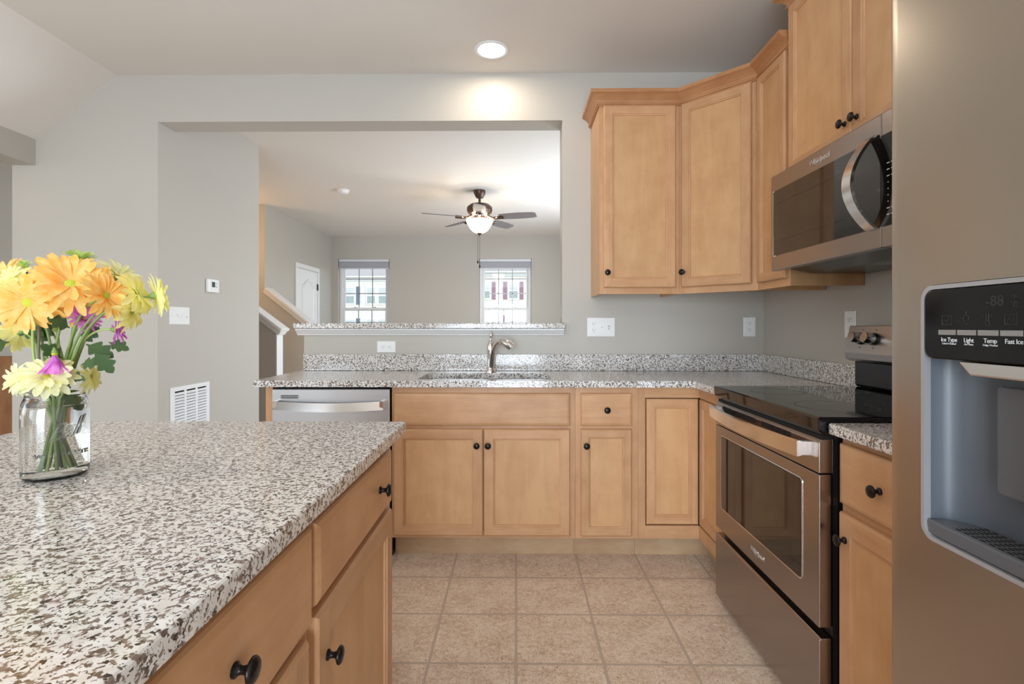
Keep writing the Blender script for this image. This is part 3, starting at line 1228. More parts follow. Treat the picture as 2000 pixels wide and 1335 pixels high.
# diagonal corner cabinet
DLEN = math.hypot(1.19 - 0.895, 2.525 - UYF)
dg_c = thing('wall_cabinet', 'maple corner wall cabinet with its door set diagonally', 'cabinet', (0.896, UYF, UB), -PI / 4)
h = UT - UB
dd = DLEN - 0.002
face_frame(dg_c, dd, 0, h, [(0, 0.034), (dd - 0.034, dd)], [(0, 0.045), (h - 0.05, h)])
panel_door(0.018, dd - 0.03, 0.034, h - 0.030, dg_c, knob_at=(0.034, 0.115), rail=0.055)
bm = bmesh.new()
q = math.sqrt(0.5)


def loc2(x, y):
    dx, dy = x - 0.896, y - UYF
    return (dx * q - dy * q, dx * q + dy * q)


outl = [loc2(0.905, UYF + 0.02), loc2(0.905, WY - 0.004), loc2(RX - 0.004, WY - 0.004), loc2(RX - 0.004, 2.54), loc2(1.21, 2.54)]
prism(bm, outl, 'z', 0.035, h)
prism(bm, [(0.02, 0.019), (dd - 0.02, 0.019), (dd - 0.02, 0.03), (0.02, 0.03)], 'z', 0.0, 0.034)
build('carcass', bm, M['maple_panel'], dg_c)
# narrow cabinet on the right wall
nwid = 2.524 - 2.232
upper('wall_cabinet', 'narrow maple wall cabinet between the corner cabinet and the microwave', nwid, (1.19, 2.524, UB), -PI / 2, UB, UT, UD - 0.004, [(0.014, nwid - 0.018, None, None)], rail=0.05)
# cabinet over the microwave
mw_w = 2.225 - 1.463
mwz0, mwz1 = 1.828, 2.585
mcab = upper('wall_cabinet', 'taller mounted maple wall cabinet with two doors above the microwave', mw_w, (1.186, 2.225, mwz0), -PI / 2, mwz0, mwz1, UD, [])
hh = mwz1 - mwz0
seam = 2.225 - 1.795
panel_door(0.012, seam - 0.002, 0.004, hh - 0.03, mcab, knob_at=(seam - 0.034, 0.072))
panel_door(seam + 0.002, mw_w + 0.06, 0.004, hh - 0.03, mcab, knob_at=(seam + 0.030, 0.072))

# crown moulding (swept profile): offset outward, height
CROWN = [(0.0, -0.030), (0.007, -0.030), (0.008, -0.024), (0.013, -0.022), (0.014, -0.014), (0.009, -0.010), (0.012, -0.002), (0.022, 0.010), (0.036, 0.022), (0.050, 0.030), (0.052, 0.034), (0.052, 0.046), (0.0, 0.046)]


def crown(path, z, label):
    """path: plan polyline, moulding grows to its right-hand side"""
    bm = bmesh.new()
    rings = []
    n = len(path)
    for i, p in enumerate(path):
        p = Vector((p[0], p[1]))
        ds = []
        if i > 0:
            ds.append((p - Vector(path[i - 1])).normalized())
        if i < n - 1:
            ds.append((Vector(path[i + 1]) - p).normalized())
        ns = [Vector((d.y, -d.x)) for d in ds]
        if len(ns) == 2:
            m_ = (ns[0] + ns[1]).normalized()
            m_ = m_ / max(0.3, m_.dot(ns[0]))
        else:
            m_ = ns[0]
        rings.append([bm.verts.new((p.x + m_.x * o_, p.y + m_.y * o_, z + h_)) for o_, h_ in CROWN])
    for a, b in zip(rings, rings[1:]):
        for k in range(len(CROWN)):
            bm.faces.new((a[k], a[(k + 1) % len(CROWN)], b[(k + 1) % len(CROWN)], b[k]))
    bm.faces.new(rings[0])
    bm.faces.new(rings[-1][::-1])
    return tag(build('crown_moulding', bm, M['maple_crown']), label, 'moulding')


crown([(ux0 - 0.001, WY - 0.003), (ux0 - 0.001, UYF - 0.001), (0.895, UYF - 0.001), (1.189, 2.525), (1.189, 2.229)], UT, 'maple crown moulding along the top of the corner wall cabinets')
crown([(RX - 0.003, 2.2268), (1.1848, 2.2268), (1.1848, 1.46)], mwz1 - 0.005, 'maple crown moulding on the raised cabinet over the microwave')

# ================================================================== MICROWAVE
mw = thing('microwave', 'stainless over-the-range microwave with a curved vertical handle', 'microwave', (1.100, 2.222, 1.420), -PI / 2)
MW_W, MW_H = 0.757, 0.405
bm = bmesh.new()
box(bm, 0.004, MW_W - 0.004, 0.035, 0.402, 0.012, MW_H - 0.003)
build('case', bm, M['black'], mw)
DW_ = 2.222 - 1.554
bm = bmesh.new()
prism(bm, [(0, 0), (DW_ - 0.001, 0), (DW_ - 0.001, MW_H), (0, MW_H)], 'y', 0.0, 0.034)
door = build('door', bm, M['steel_dk'], mw, bevel=0.004)
bm = bmesh.new()
wx0, wx1, wz0, wz1 = 0.028, DW_ - 0.001, 0.062, 0.335
prism(bm, rrect(wx1 - wx0, wz1 - wz0, 0.012, 4, (wx0 + wx1) / 2, (wz0 + wz1) / 2), 'y', -0.0025, 0.001)
build('window', bm, M['oven_glass'], door)
bm = bmesh.new()
prism(bm, rrect(0.004, wz1 - wz0 + 0.006, 0.0018, 3, wx0 - 0.003, (wz0 + wz1) / 2), 'y', -0.004, 0.0)
build('window_trim', bm, M['steel_hi'], door)
# inner screen frame behind the glass
bm = bmesh.new()
for a, b, c_, d_ in ((wx0 + 0.02, wx1 - 0.16, wz1 - 0.058, wz1 - 0.0575), (wx0 + 0.02, wx1 - 0.16, wz0 + 0.0575, wz0 + 0.058)):
    box(bm, a, b, -0.0029, -0.0024, c_, d_)
build('screen_line', bm, M['gap'], door)
bm = bmesh.new()
hp = []
for i in range(25):
    u = i / 24
    hp.append((DW_ - 0.052 + 0.020 * (1 - math.sin(PI * u)) , -0.012 - 0.062 * math.sin(PI * u) ** 0.8, 0.060 + u * 0.285))
vprev = None
for (x, y, z) in hp:
    vs = [bm.verts.new(v) for v in ((x - 0.021, y, z), (x + 0.021, y, z), (x + 0.021, y + 0.011, z), (x - 0.021, y + 0.011, z))]
    if vprev:
        for k in range(4):
            bm.faces.new((vprev[k], vprev[(k + 1) % 4], vs[(k + 1) % 4], vs[k]))
    else:
        bm.faces.new(vs)
    vprev = vs
bm.faces.new(vprev)
build('handle', bm, M['steel_hi'], door, smooth=True, angle=40)
text_mesh('logo', 'Whirlpool', 0.030, M['logo'], door, T(0.352, -0.0006, 0.369) @ FRONT, 0.0006, 0.12)
bm = bmesh.new()
tube(bm, [(0.352 + 0.022 * math.cos(a) - 0.004, -0.0008, 0.366 + 0.013 * math.sin(a)) for a in [PI * 0.75 + k * PI * 1.45 / 14 for k in range(15)]], 0.0008, 6)
build('logo_ring', bm, M['logo'], door)
bm = bmesh.new()
prism(bm, [(DW_, 0), (MW_W, 0), (MW_W, MW_H), (DW_, MW_H)], 'y', 0.0, 0.034)
ctl = build('control_panel', bm, M['steel_dk'], mw, bevel=0.003)
bm = bmesh.new()
box(bm, DW_ + 0.001, MW_W - 0.01, -0.0025, 0.001, wz0, wz1)
build('keypad', bm, M['panel_black'], ctl)
bm = bmesh.new()
for r_ in range(9):
    for k in range(3):
        if r_ in (3, 4, 5, 6):
            box(bm, DW_ + 0.030 + k * 0.018, DW_ + 0.033 + k * 0.018, -0.0030, -0.0024, 0.245 - r_ * 0.019, 0.248 - r_ * 0.019)
        else:
            box(bm, DW_ + 0.026 + k * 0.018, DW_ + 0.037 + k * 0.018, -0.0030, -0.0024, 0.245 - r_ * 0.019, 0.2475 - r_ * 0.019)
build('key_marking', bm, M['ink'], ctl)
bm = bmesh.new()
prism(bm, [(0.03, 0.012), (0.16, -0.012), (0.385, -0.012), (0.400, 0.012)], 'x', 0.03, MW_W - 0.03)
und = build('underside_vent', bm, M['black'], mw)
bm = bmesh.new()
for k in range(26):
    box(bm, 0.36 + k * 0.013, 0.368 + k * 0.013, 0.19, 0.36, -0.0140, -0.0118)
build('filter_grille', bm, M['silver'], und)

# ================================================================== STOVE
rg = thing('electric_stove', 'freestanding stainless and black electric stove with a glass cooktop', 'stove', (0.862, 2.2245, 0.0), -PI / 2)
RW = 2.2245 - 1.4635
bm = bmesh.new()
box(bm, 0.001, RW - 0.001, 0.038, 0.635, 0.05, 0.895)
build('body', bm, M['black'], rg)
bm = bmesh.new()
prism(bm, [(-0.004, 0.888), (0.006, 0.876), (0.02, 0.872), (0.598, 0.872), (0.598, 0.921), (0.604, 0.926), (0.0, 0.926), (-0.006, 0.921)], 'x', -0.002, RW + 0.002)
build('cooktop', bm, M['glass_top'], rg, bevel=0.002)
M['burner'] = plain('burner_print', srgb(88, 86, 86), 0.3)
for (bx, by, rr) in ((0.19, 0.17, 0.095), (0.56, 0.17, 0.115), (0.19, 0.44, 0.075), (0.56, 0.44, 0.095)):
    bm = bmesh.new()
    for k in range(48):
        a0, a1 = 2 * PI * k / 48, 2 * PI * (k + 1) / 48
        bm.faces.new([bm.verts.new((bx + r_ * math.cos(a), by + r_ * math.sin(a), 0.9264)) for r_, a in ((rr, a0), (rr, a1), (rr + 0.0025, a1), (rr + 0.0025, a0))])
    build('burner_ring', bm, M['burner'], rg)
# upper door rail with vent slots
bm = bmesh.new()
prism(bm, [(0.0, 0.765), (0.0, 0.852), (0.010, 0.862), (0.040, 0.862), (0.040, 0.765)], 'x', 0.003, RW - 0.003)
rail = build('door_rail', bm, M['steel_dk'], rg, bevel=0.002)
for g0, n_ in ((0.085, 9), (0.20, 18), (0.42, 20)):
    bm = bmesh.new()
    for k in range(n_):
        box(bm, g0 + k * 0.0095, g0 + k * 0.0095 + 0.005, -0.0008, 0.004, 0.834, 0.852)
    build('vent_slots', bm, M['gap'], rail)
bm = bmesh.new()
box(bm, 0.004, RW - 0.004, 0.012, 0.045, 0.862, 0.872)
build('gap_strip', bm, M['gap'], rg)
# oven door
bm = bmesh.new()
prism(bm, [(0.003, 0.325), (RW - 0.003, 0.325), (RW - 0.003, 0.762), (0.003, 0.762)], 'y', 0.0, 0.036)
door = build('oven_door', bm, M['steel_dk'], rg, bevel=0.003)
bm = bmesh.new()
ox0, ox1, oz0, oz1 = 0.070, RW - 0.092, 0.425, 0.722
prism(bm, rrect(ox1 - ox0, oz1 - oz0, 0.010, 4, (ox0 + ox1) / 2, (oz0 + oz1) / 2), 'y', -0.0022, 0.001)
build('window', bm, M['oven_glass'], door)
bm = bmesh.new()
pr = rrect(ox1 - ox0 + 0.008, oz1 - oz0 + 0.008, 0.013, 4, (ox0 + ox1) / 2, (oz0 + oz1) / 2)
tube(bm, [(p[0], -0.0008, p[1]) for p in pr] + [(pr[0][0], -0.0008, pr[0][1])], 0.0022, 6, cap=False)
build('window_trim', bm, M['steel_hi'], door)
text_mesh('logo', 'Whirlpool', 0.024, M['logo'], door, T(0.385, -0.0006, 0.372) @ FRONT, 0.0006, 0.12)
bm = bmesh.new()
tube(bm, [(0.385 + 0.018 * math.cos(a) - 0.004, -0.0008, 0.370 + 0.011 * math.sin(a)) for a in [PI * 0.75 + k * PI * 1.45 / 14 for k in range(15)]], 0.0007, 6)
build('logo_ring', bm, M['logo'], door)
# bowed handle
bm = bmesh.new()
vprev = None
for i in range(31):
    u = i / 30
    x = 0.012 + u * (RW - 0.075)
    y = -0.030 - 0.026 * math.sin(PI * u)
    z = 0.822
    vs = [bm.verts.new(v) for v in ((x, y, z - 0.024), (x, y - 0.001, z + 0.020), (x, y + 0.006, z + 0.024), (x, y + 0.013, z + 0.022), (x, y + 0.013, z - 0.022))]
    if vprev:
        for k in range(5):
            bm.faces.new((vprev[k], vprev[(k + 1) % 5], vs[(k + 1) % 5], vs[k]))
    else:
        bm.faces.new(vs)
    vprev = vs
bm.faces.new(vprev)
for x in (0.013, RW - 0.085):
    box(bm, x, x + 0.020, -0.028, 0.0, 0.802, 0.842)
build('handle', bm, M['steel_hi'], rail, smooth=True, angle=30)
# storage drawer
bm = bmesh.new()
prism(bm, [(0.0, 0.030), (0.0, 0.288), (0.006, 0.296), (0.036, 0.296), (0.036, 0.030)], 'x', 0.003, RW - 0.003)
build('storage_drawer', bm, M['steel_dk'], rg, bevel=0.003)
for x in (0.05, RW - 0.09):
    for y in (0.08, 0.55):
        boxo('levelling_foot', (x, x + 0.04, y, y + 0.04, 0.0, 0.05), M['black'], rg)
# backguard
bm = bmesh.new()
prism(bm, [(0.600, 0.9262), (0.590, 0.935), (0.590, 1.035), (0.634, 1.035), (0.634, 0.9262)], 'x', 0.012, RW - 0.012)
build('backguard_riser', bm, M['black'], rg, bevel=0.004)
bm = bmesh.new()
prism(bm, [(0.556, 1.046), (0.551, 1.072), (0.576, 1.186), (0.634, 1.186), (0.634, 1.036), (0.575, 1.036)], 'x', 0.002, RW - 0.002)
bg = build('backguard', bm, M['steel'], rg, bevel=0.002)
tilt = math.atan2(0.025, 0.114)


def on_guard(x, s, out=0.0):
    """point on the tilted control face: s metres up from its lower edge"""
    n = (-math.cos(tilt), math.sin(tilt))
    return (x, 0.551 + s * math.sin(tilt) + out * n[0], 1.072 + s * math.cos(tilt) + out * n[1])


for x in (0.095, 0.172, RW - 0.172, RW - 0.095):
    p = on_guard(x, 0.061)
    mt = T(*p) @ Matrix.Rotation(-tilt, 4, 'X') @ FRONT
    bm = bmesh.new()
    lathe(bm, [(0.0, 0), (0.0245, 0), (0.0245, 0.010), (0.0225, 0.012)], 28, mt, cap=False)
    base = build('control_knob', bm, M['black'], bg, smooth=True)
    bm = bmesh.new()
    lathe(bm, [(0.0225, 0.010), (0.0225, 0.042), (0.021, 0.046), (0.0, 0.046)], 28, mt, cap=False)
    build('knob_cap', bm, M['steel_hi'], base, smooth=True)
    for s_ in (0.061 + 0.038, 0.061 - 0.036):
        bm = bmesh.new()
        a = on_guard(x, s_, 0.0006)
        lathe(bm, [(0.0, 0.0), (0.0022, 0.0), (0.0022, 0.0006), (0.0, 0.0006)], 10, T(*a) @ Matrix.Rotation(-tilt, 4, 'X') @ FRONT)
        build('dial_marking', bm, M['gap'], base)
bm = bmesh.new()
mt = T(*on_guard(0.0, 0.061)) @ Matrix.Rotation(-tilt, 4, 'X')
vs = box(bm, 0.285, 0.545, -0.002, 0.002, -0.030, 0.036)
for v in vs:
    v.co = mt @ v.co
build('display', bm, M['panel_black'], bg)

# ================================================================== NEAR RIGHT BASE CABINET
bw = 1.450 - 0.985
c = thing('drawer_base_cabinet', 'maple base cabinet with a drawer over a door between stove and refrigerator', 'cabinet', (0.920, 1.452, 0), -PI / 2)
carcass(c, bw, 0.57, CB)
face_frame(c, bw, KH, CB, [(0, 0.036), (bw - 0.036, bw)], [(KH, 0.150), (0.660, 0.690), (0.835, CB)])
drawer_front(0.010, bw - 0.012, 0.692, 0.858, c, knob_at=(0.175, 0.775))
panel_door(0.010, bw - 0.012, 0.128, 0.668, c, knob_at=(0.040, 0.598), rail=0.062)
bm = bmesh.new()
box(bm, 0.882, 1.507, 0.985, 1.4585, CB, CT)
o = build('worktop', bm, M['granite'], bevel=0.006, seg=3)
tag(o, 'small granite worktop between the stove and the refrigerator', 'countertop')

# ================================================================== REFRIGERATOR
FX = 0.708
FH = 1.84
fr = thing('refrigerator', 'large stainless steel refrigerator with an ice and water dispenser', 'refrigerator', (FX, 0.976, 0.0), -PI / 2)
FW = 0.90
bm = bmesh.new()
box(bm, 0.006, FW - 0.006, 0.075, 0.780, 0.03, FH - 0.01)
build('cabinet_box', bm, M['gray_dark'], fr)


def fridge_door(x0, x1, name):
    bm = bmesh.new()
    us = [0, 0.006, 0.014] + [0.05 + 0.9 * k / 14 for k in range(15)] + [0.986, 0.994, 1]
    pts = []
    w = x1 - x0
    for u in us:
        x = x0 + u * w
        e = min(u, 1 - u) * w
        # soft bulge with rounded vertical edges
        y = -0.006 * (1 - (2 * u - 1) ** 2) + (0.003 * (1 - min(1.0, e / 0.006)) ** 2)
        pts.append((x, y))
    pts += [(x1, 0.068), (x0, 0.068)]
    prism(bm, pts, 'z', 0.10, FH)
    return build(name, bm, M['steel_v'], fr)


# dispenser opening in the freezer door, in local x: 0 is the edge by the stove
dx0, dx1 = 0.081, 0.345
dz0, dz1 = 0.822, 1.254
fd = fridge_door(0.0, 0.425, 'freezer_door')
bm = bmesh.new()
prism(bm, rrect(dx1 - dx0, dz1 - dz0, 0.024, 6, (dx0 + dx1) / 2, (dz0 + dz1) / 2), 'y', -0.05, 0.2)
boolean(fd, build('cutter', bm, M['steel_v'], fr))
for p in fd.data.polygons:
    p.use_smooth = True
fd.data.set_sharp_from_angle(angle=math.radians(25))
fd2 = fridge_door(0.430, FW, 'fresh_food_door')
for p in fd2.data.polygons:
    p.use_smooth = True
fd2.data.set_sharp_from_angle(angle=math.radians(25))
for x, par in ((0.398, fd), (0.457, fd2)):
    bm = bmesh.new()
    tube(bm, [(x, -0.004, 0.55), (x, -0.055, 0.60), (x, -0.060, 1.1), (x, -0.055, 1.62), (x, -0.004, 1.67)], 0.012, 12)
    build('handle', bm, M['steel_hi'], par, smooth=True)
# edge strip on the far side of the freezer door
bm = bmesh.new()
box(bm, -0.0006, 0.0022, 0.010, 0.070, 0.10, FH)
build('edge_strip', bm, M['steel_hi'], fd)
# dispenser
dcx, dcz = (dx0 + dx1) / 2, (dz0 + dz1) / 2
bm = bmesh.new()
pr = rrect(dx1 - dx0 - 0.002, dz1 - dz0 - 0.002, 0.024, 6, dcx, dcz)
pi_ = rrect(dx1 - dx0 - 0.016, dz1 - dz0 - 0.016, 0.018, 6, dcx, dcz)
la = [bm.verts.new((p[0], -0.0075, p[1])) for p in pr]
lb = [bm.verts.new((p[0], -0.0075, p[1])) for p in pi_]
lc = [bm.verts.new((p[0], 0.030, p[1])) for p in pi_]
l0 = [bm.verts.new((p[0], 0.030, p[1])) for p in pr]
for a, b in ((l0, la), (la, lb), (lb, lc)):
    for k in range(len(a)):
        bm.faces.new((a[k], a[(k + 1) % len(a)], b[(k + 1) % len(a)], b[k]))
disp = build('dispenser_bezel', bm, M['silver'], fd, smooth=True)
zp = 1.130                                     # bottom of the black control panel
# rounded niche
bm = bmesh.new()
prev = None
zl = [dz0 + 0.010, dz0 + 0.03, zp + 0.02]
for i in range(17):
    a = PI * i / 16
    x = dcx - (dx1 - dx0 - 0.018) / 2 * math.cos(a)
    y = 0.004 + 0.062 * math.sin(a) ** 0.8
    col = [bm.verts.new((x, y, z)) for z in (dz0 + 0.010, zp + 0.02)]
    if prev:
        bm.faces.new((prev[0], col[0], col[1], prev[1]))
    prev = col
build('niche', bm, M['gray_plastic'], disp, smooth=True)
bm = bmesh.new()
pts = [(dcx - (dx1 - dx0 - 0.018) / 2 * math.cos(PI * i / 16), 0.004 + 0.062 * math.sin(PI * i / 16) ** 0.8) for i in range(17)]
prism(bm, pts + [(dx1 - 0.0095, -0.004), (dx0 + 0.0095, -0.004)], 'z', dz0 + 0.009, dz0 + 0.034)
tray = build('drip_tray', bm, M['gray_dark'], disp, bevel=0.004)
bm = bmesh.new()
for r_ in range(7):
    for k in range(11):
        box(bm, dcx - 0.075 + k * 0.0145, dcx - 0.066 + k * 0.0145, 0.004 + r_ * 0.0075, 0.0075 + r_ * 0.0075, dz0 + 0.0341, dz0 + 0.0346)
build('drain_slot', bm, M['gap'], tray)
bm = bmesh.new()
prism(bm, rrect(0.085, 0.165, 0.008, 4, dcx + 0.01, 1.01), 'y', 0.030, 0.045)
build('paddle', bm, M['gray_dark'], disp, bevel=0.003)
bm = bmesh.new()
prism(bm, [(dcx - 0.055, zp - 0.001), (dcx + 0.085, zp - 0.001), (dcx + 0.062, zp - 0.022), (dcx - 0.032, zp - 0.022)], 'y', -0.010, 0.052)
build('ice_chute', bm, M['steel_hi'], disp, bevel=0.003)
bm = bmesh.new()
prism(bm, rrect(dx1 - dx0 - 0.0175, dz1 - 0.009 - zp, 0.017, 6, dcx, (zp + dz1 - 0.009) / 2), 'y', -0.0085, 0.025)
pan = build('control_panel', bm, M['panel_black'], disp, bevel=0.003)
for k in range(5):
    x = dx0 + 0.042 + k * 0.036
    boxo('button', (x, x + 0.0335, -0.0110, -0.008, zp + 0.0405, zp + 0.0485), M['steel'], pan)
for k, (a, b_) in enumerate((('Ice Type', 'Cubed / Crushed'), ('Light', 'On / Auto'), ('Temp', 'Fridge / Freezer'), ('Fast Ice', ''))):
    x = dx0 + 0.042 + k * 0.036 + 0.018
    text_mesh('button_text', a, 0.0098, M['ink'], pan, T(x, -0.0086, zp + 0.0325) @ FRONT, 0.0002, 0, 'CENTER', 0.92)
    if b_:
        text_mesh('button_text', b_, 0.0040, M['ink'], pan, T(x, -0.0086, zp + 0.0262) @ FRONT, 0.0002, 0, 'CENTER', 0.95)
text_mesh('display_digits', '-88', 0.022, M['ink_dim'], pan, T(dx0 + 0.139, -0.0086, zp + 0.091) @ FRONT, 0.0002)
text_mesh('display_degree', '°F', 0.010, M['ink_dim'], pan, T(dx0 + 0.168, -0.0086, zp + 0.095) @ FRONT, 0.0002)
text_mesh('display_degree', '°C', 0.010, M['ink_dim'], pan, T(dx0 + 0.168, -0.0086, zp + 0.085) @ FRONT, 0.0002)
bm = bmesh.new()


def outline(bm, pts, r=0.0006):
    tube(bm, [(p[0], -0.0088, p[1]) for p in pts], r, 5)


ix = dx0 + 0.056
iz = zp + 0.064
outline(bm, [(ix - 0.009, iz - 0.007), (ix - 0.009, iz + 0.007), (ix + 0.009, iz + 0.007), (ix + 0.009, iz - 0.007), (ix - 0.009, iz - 0.007)])
outline(bm, [(ix - 0.004, iz + 0.001), (ix, iz - 0.003), (ix + 0.005, iz + 0.004)])
ix += 0.036
outline(bm, [(ix + 0.005 * math.cos(a), iz + 0.003 + 0.005 * math.sin(a)) for a in [-PI / 3 + k * (PI * 5 / 3) / 12 for k in range(13)]])
outline(bm, [(ix - 0.0025, iz - 0.006), (ix + 0.0025, iz - 0.006)])
for a in (0, 45, 90, 135, 180):
    ca, sa = math.cos(math.radians(a)), math.sin(math.radians(a))
    outline(bm, [(ix + 0.0075 * ca, iz + 0.003 + 0.0075 * sa), (ix + 0.0105 * ca, iz + 0.003 + 0.0105 * sa)])
ix += 0.036
outline(bm, [(ix - 0.002, iz - 0.002), (ix - 0.002, iz + 0.009), (ix + 0.002, iz + 0.009), (ix + 0.002, iz - 0.002)])
outline(bm, [(ix + 0.0038 * math.cos(a), iz - 0.005 + 0.0038 * math.sin(a)) for a in [2 * PI * k / 12 for k in range(13)]])
outline(bm, [(ix + 0.005, iz + 0.006), (ix + 0.008, iz + 0.006)])
outline(bm, [(ix - 0.005, iz + 0.006), (ix - 0.008, iz + 0.006)])
ix += 0.036
outline(bm, [(ix - 0.009, iz - 0.007), (ix - 0.009, iz + 0.007), (ix + 0.009, iz + 0.007), (ix + 0.009, iz - 0.007), (ix - 0.009, iz - 0.007)])
outline(bm, [(ix - 0.006, iz - 0.004), (ix - 0.002, iz + 0.003), (ix + 0.002, iz - 0.002), (ix + 0.006, iz + 0.004)])
build('display_icons', bm, M['ink_dim'], pan)
bm = bmesh.new()
box(bm, 0.02, FW - 0.02, 0.06, 0.10, 0.0, 0.095)
build('kick_grille', bm, M['gray_dark'], fr)

# ================================================================== ISLAND
IX = -0.360            # face-frame plane (fronts look along +X)
IY1 = 1.437


def island_unit(y0, y1, label, lmar, rmar):
    w = y1 - y0
    c = thing('island_cabinet', label, 'cabinet', (IX, y0, 0), PI / 2)
    carcass(c, w, 0.60, CB)
    face_frame(c, w, KH, CB, [(0, 0.03), (w - 0.03, w)], [(KH, 0.140), (0.675, 0.710), (0.850, CB)])
    return c, w


c, w = island_unit(0.868, IY1, 'island cabinet with drawer and door at the end facing the sink wall', 0, 0)
drawer_front(0.008, w - 0.030, 0.702, 0.846, c, knob_at=(w - 0.162, 0.775))
panel_door(0.008, w - 0.030, 0.128, 0.684, c, knob_at=(0.052, 0.592), rail=0.066)
build('end_skin', (lambda b_: (box(b_, w, w + 0.004, 0, 0.60, 0.0, CB), b_)[1])(bmesh.new()), M['maple_v'], c)
c, w = island_unit(0.262, 0.866, 'island cabinet with drawer and door beside the refrigerator', 0, 0)
drawer_front(0.012, w - 0.006, 0.684, 0.846, c, knob_at=(0.352, 0.770))
panel_door(0.012, w - 0.022, 0.128, 0.666, c, knob_at=(0.06, 0.58), rail=0.066)
c, w = island_unit(-0.345, 0.260, 'island cabinet at the end of the island farthest from the sink wall', 0, 0)
drawer_front(0.012, w - 0.010, 0.684, 0.846, c, knob_at=(0.3, 0.770))
panel_door(0.012, w - 0.010, 0.128, 0.666, c, knob_at=(0.06, 0.58), rail=0.066)
ib = boxo('island_back_panel', (-1.02, -0.965, -0.345, IY1, 0.0, CB - 0.001), M['maple_v'])
tag(ib, 'maple back panel of the island below the overhanging worktop', 'panel')
bm = bmesh.new()
box(bm, -1.300, -0.315, -0.38, 1.466, CB, CT)
o = build('island_worktop', bm, M['granite'], bevel=0.006, seg=3)
tag(o, 'large speckled granite island worktop carrying the jar of flowers', 'countertop')


# ================================================================== WALL FITTINGS
def plate(name, label, cat, x, y, z, rz, w, h, devices, group=None):
    """wall plate: local x along the wall, -y out of it"""
    r = thing(name, label, cat, (x, y, z), rz, group)
    bm = bmesh.new()
    l0 = rect_loop(bm, -w / 2, w / 2, -h / 2, h / 2, 0, 0)
    l1 = rect_loop(bm, -w / 2, w / 2, -h / 2, h / 2, 0, -0.003)
    l2 = rect_loop(bm, -w / 2, w / 2, -h / 2, h / 2, 0.004, -0.006)
    bm.faces.new(l0)
    ring(bm, l0, l1)
    ring(bm, l1, l2)
    bm.faces.new(l2)
    build('cover_plate', bm, [M['plate'], M['plate']], r)
    for kind, dx, ang in devices:
        rot = T(dx, 0, 0) @ Matrix.Rotation(ang, 4, 'Y')
        if kind == 'duplex':
            for s in (0.0195, -0.0195):
                bm = bmesh.new()
                prof = [(0.0172 * math.cos(a), max(-0.0138, min(0.0138, 0.0172 * math.sin(a)))) for a in [2 * PI * k / 28 for k in range(28)]]
                prism(bm, [(p[0], s + p[1]) for p in prof], 'y', -0.0078, -0.0058)
                bmesh.ops.transform(bm, matrix=rot, verts=bm.verts)
                rc = build('receptacle', bm, M['plate'], r)
                bm = bmesh.new()
                box(bm, -0.0075, -0.0055, -0.0082, -0.0076, s + 0.0005, s + 0.0085)
                box(bm, 0.0052, 0.0070, -0.0082, -0.0076, s + 0.0012, s + 0.0078)
                lathe(bm, [(0, 0), (0.0024, 0), (0.0024, 0.0005), (0, 0.0005)], 10, T(0, -0.0077, s - 0.006) @ FRONT)
                bmesh.ops.transform(bm, matrix=rot, verts=bm.verts)
                build('slot', bm, M['slot'], rc)
        elif kind == 'toggle':
            bm = bmesh.new()
            box(bm, -0.005, 0.005, -0.0066, -0.0058, -0.012, 0.012)
            vs = box(bm, -0.0035, 0.0035, -0.018, -0.006, -0.004, 0.004)
            up = 0.007 if ang >= 0 else -0.007
            for v in vs:
                if v.co.y < -0.01:
                    v.co.z += up
            bmesh.ops.transform(bm, matrix=T(dx, 0, 0), verts=bm.verts)
            build('toggle_switch', bm, M['plate'], r)
        elif kind == 'jack':
            bm = bmesh.new()
            box(bm, -0.006, 0.006, -0.0066, -0.0058, 0.000, 0.010)
            lathe(bm, [(0.0, 0), (0.0045, 0), (0.0045, 0.006), (0.002, 0.006), (0.002, 0.001), (0, 0.001)], 12, T(0, -0.006, -0.010) @ FRONT)
            bmesh.ops.transform(bm, matrix=T(dx, 0, 0), verts=bm.verts)
            build('cable_jack', bm, M['silver'], r)
    return r


plate('wall_outlet', 'white sideways outlet on the half wall beside the faucet', 'outlet', -0.796, WY - 0.0005, 1.056, 0, 0.116, 0.071, [('duplex', 0.0, PI / 2)])
plate('wall_outlet', 'wide white plate with outlet, switch and jack under the wall cabinet', 'outlet', 0.5205, WY - 0.0005, 1.177, 0, 0.170, 0.116, [('duplex', -0.046, 0), ('toggle', 0.0, 0), ('jack', 0.046, 0)])
plate('wall_outlet', 'white upright outlet close to the wall corner under the corner cabinet', 'outlet', 1.423, WY - 0.0005, 1.179, 0, 0.074, 0.118, [('duplex', 0.0, 0)])
plate('wall_outlet', 'white outlet partly hidden behind the stove control panel', 'outlet', RX - 0.0005, 2.325, 1.192, -PI / 2, 0.078, 0.122, [('duplex', 0.0, 0)])
plate('light_switch', 'white plate of four toggle switches on the partition wall', 'switch', OPL + 0.0005, 3.342, 1.251, PI / 2, 0.200, 0.116, [('toggle', -0.069, 1), ('toggle', -0.023, 1), ('toggle', 0.023, -1), ('toggle', 0.069, -1)])

th_ = thing('thermostat', 'small white digital thermostat on the partition wall', 'thermostat', (OPL, 3.690, 1.474), PI / 2)
bm = bmesh.new()
box(bm, -0.062, 0.062, -0.026, 0.0, -0.047, 0.047)
cas = build('case', bm, M['plate'], th_, bevel=0.005)
bm = bmesh.new()
box(bm, -0.030, 0.008, -0.0268, -0.0255, -0.010, 0.028)
build('screen', bm, plain('lcd_screen', srgb(70, 74, 72), 0.2), th_)
for z in (0.018, -0.004):
    boxo('button', (0.020, 0.032, -0.028, -0.0255, z - 0.004, z + 0.004), M['silver'], th_)

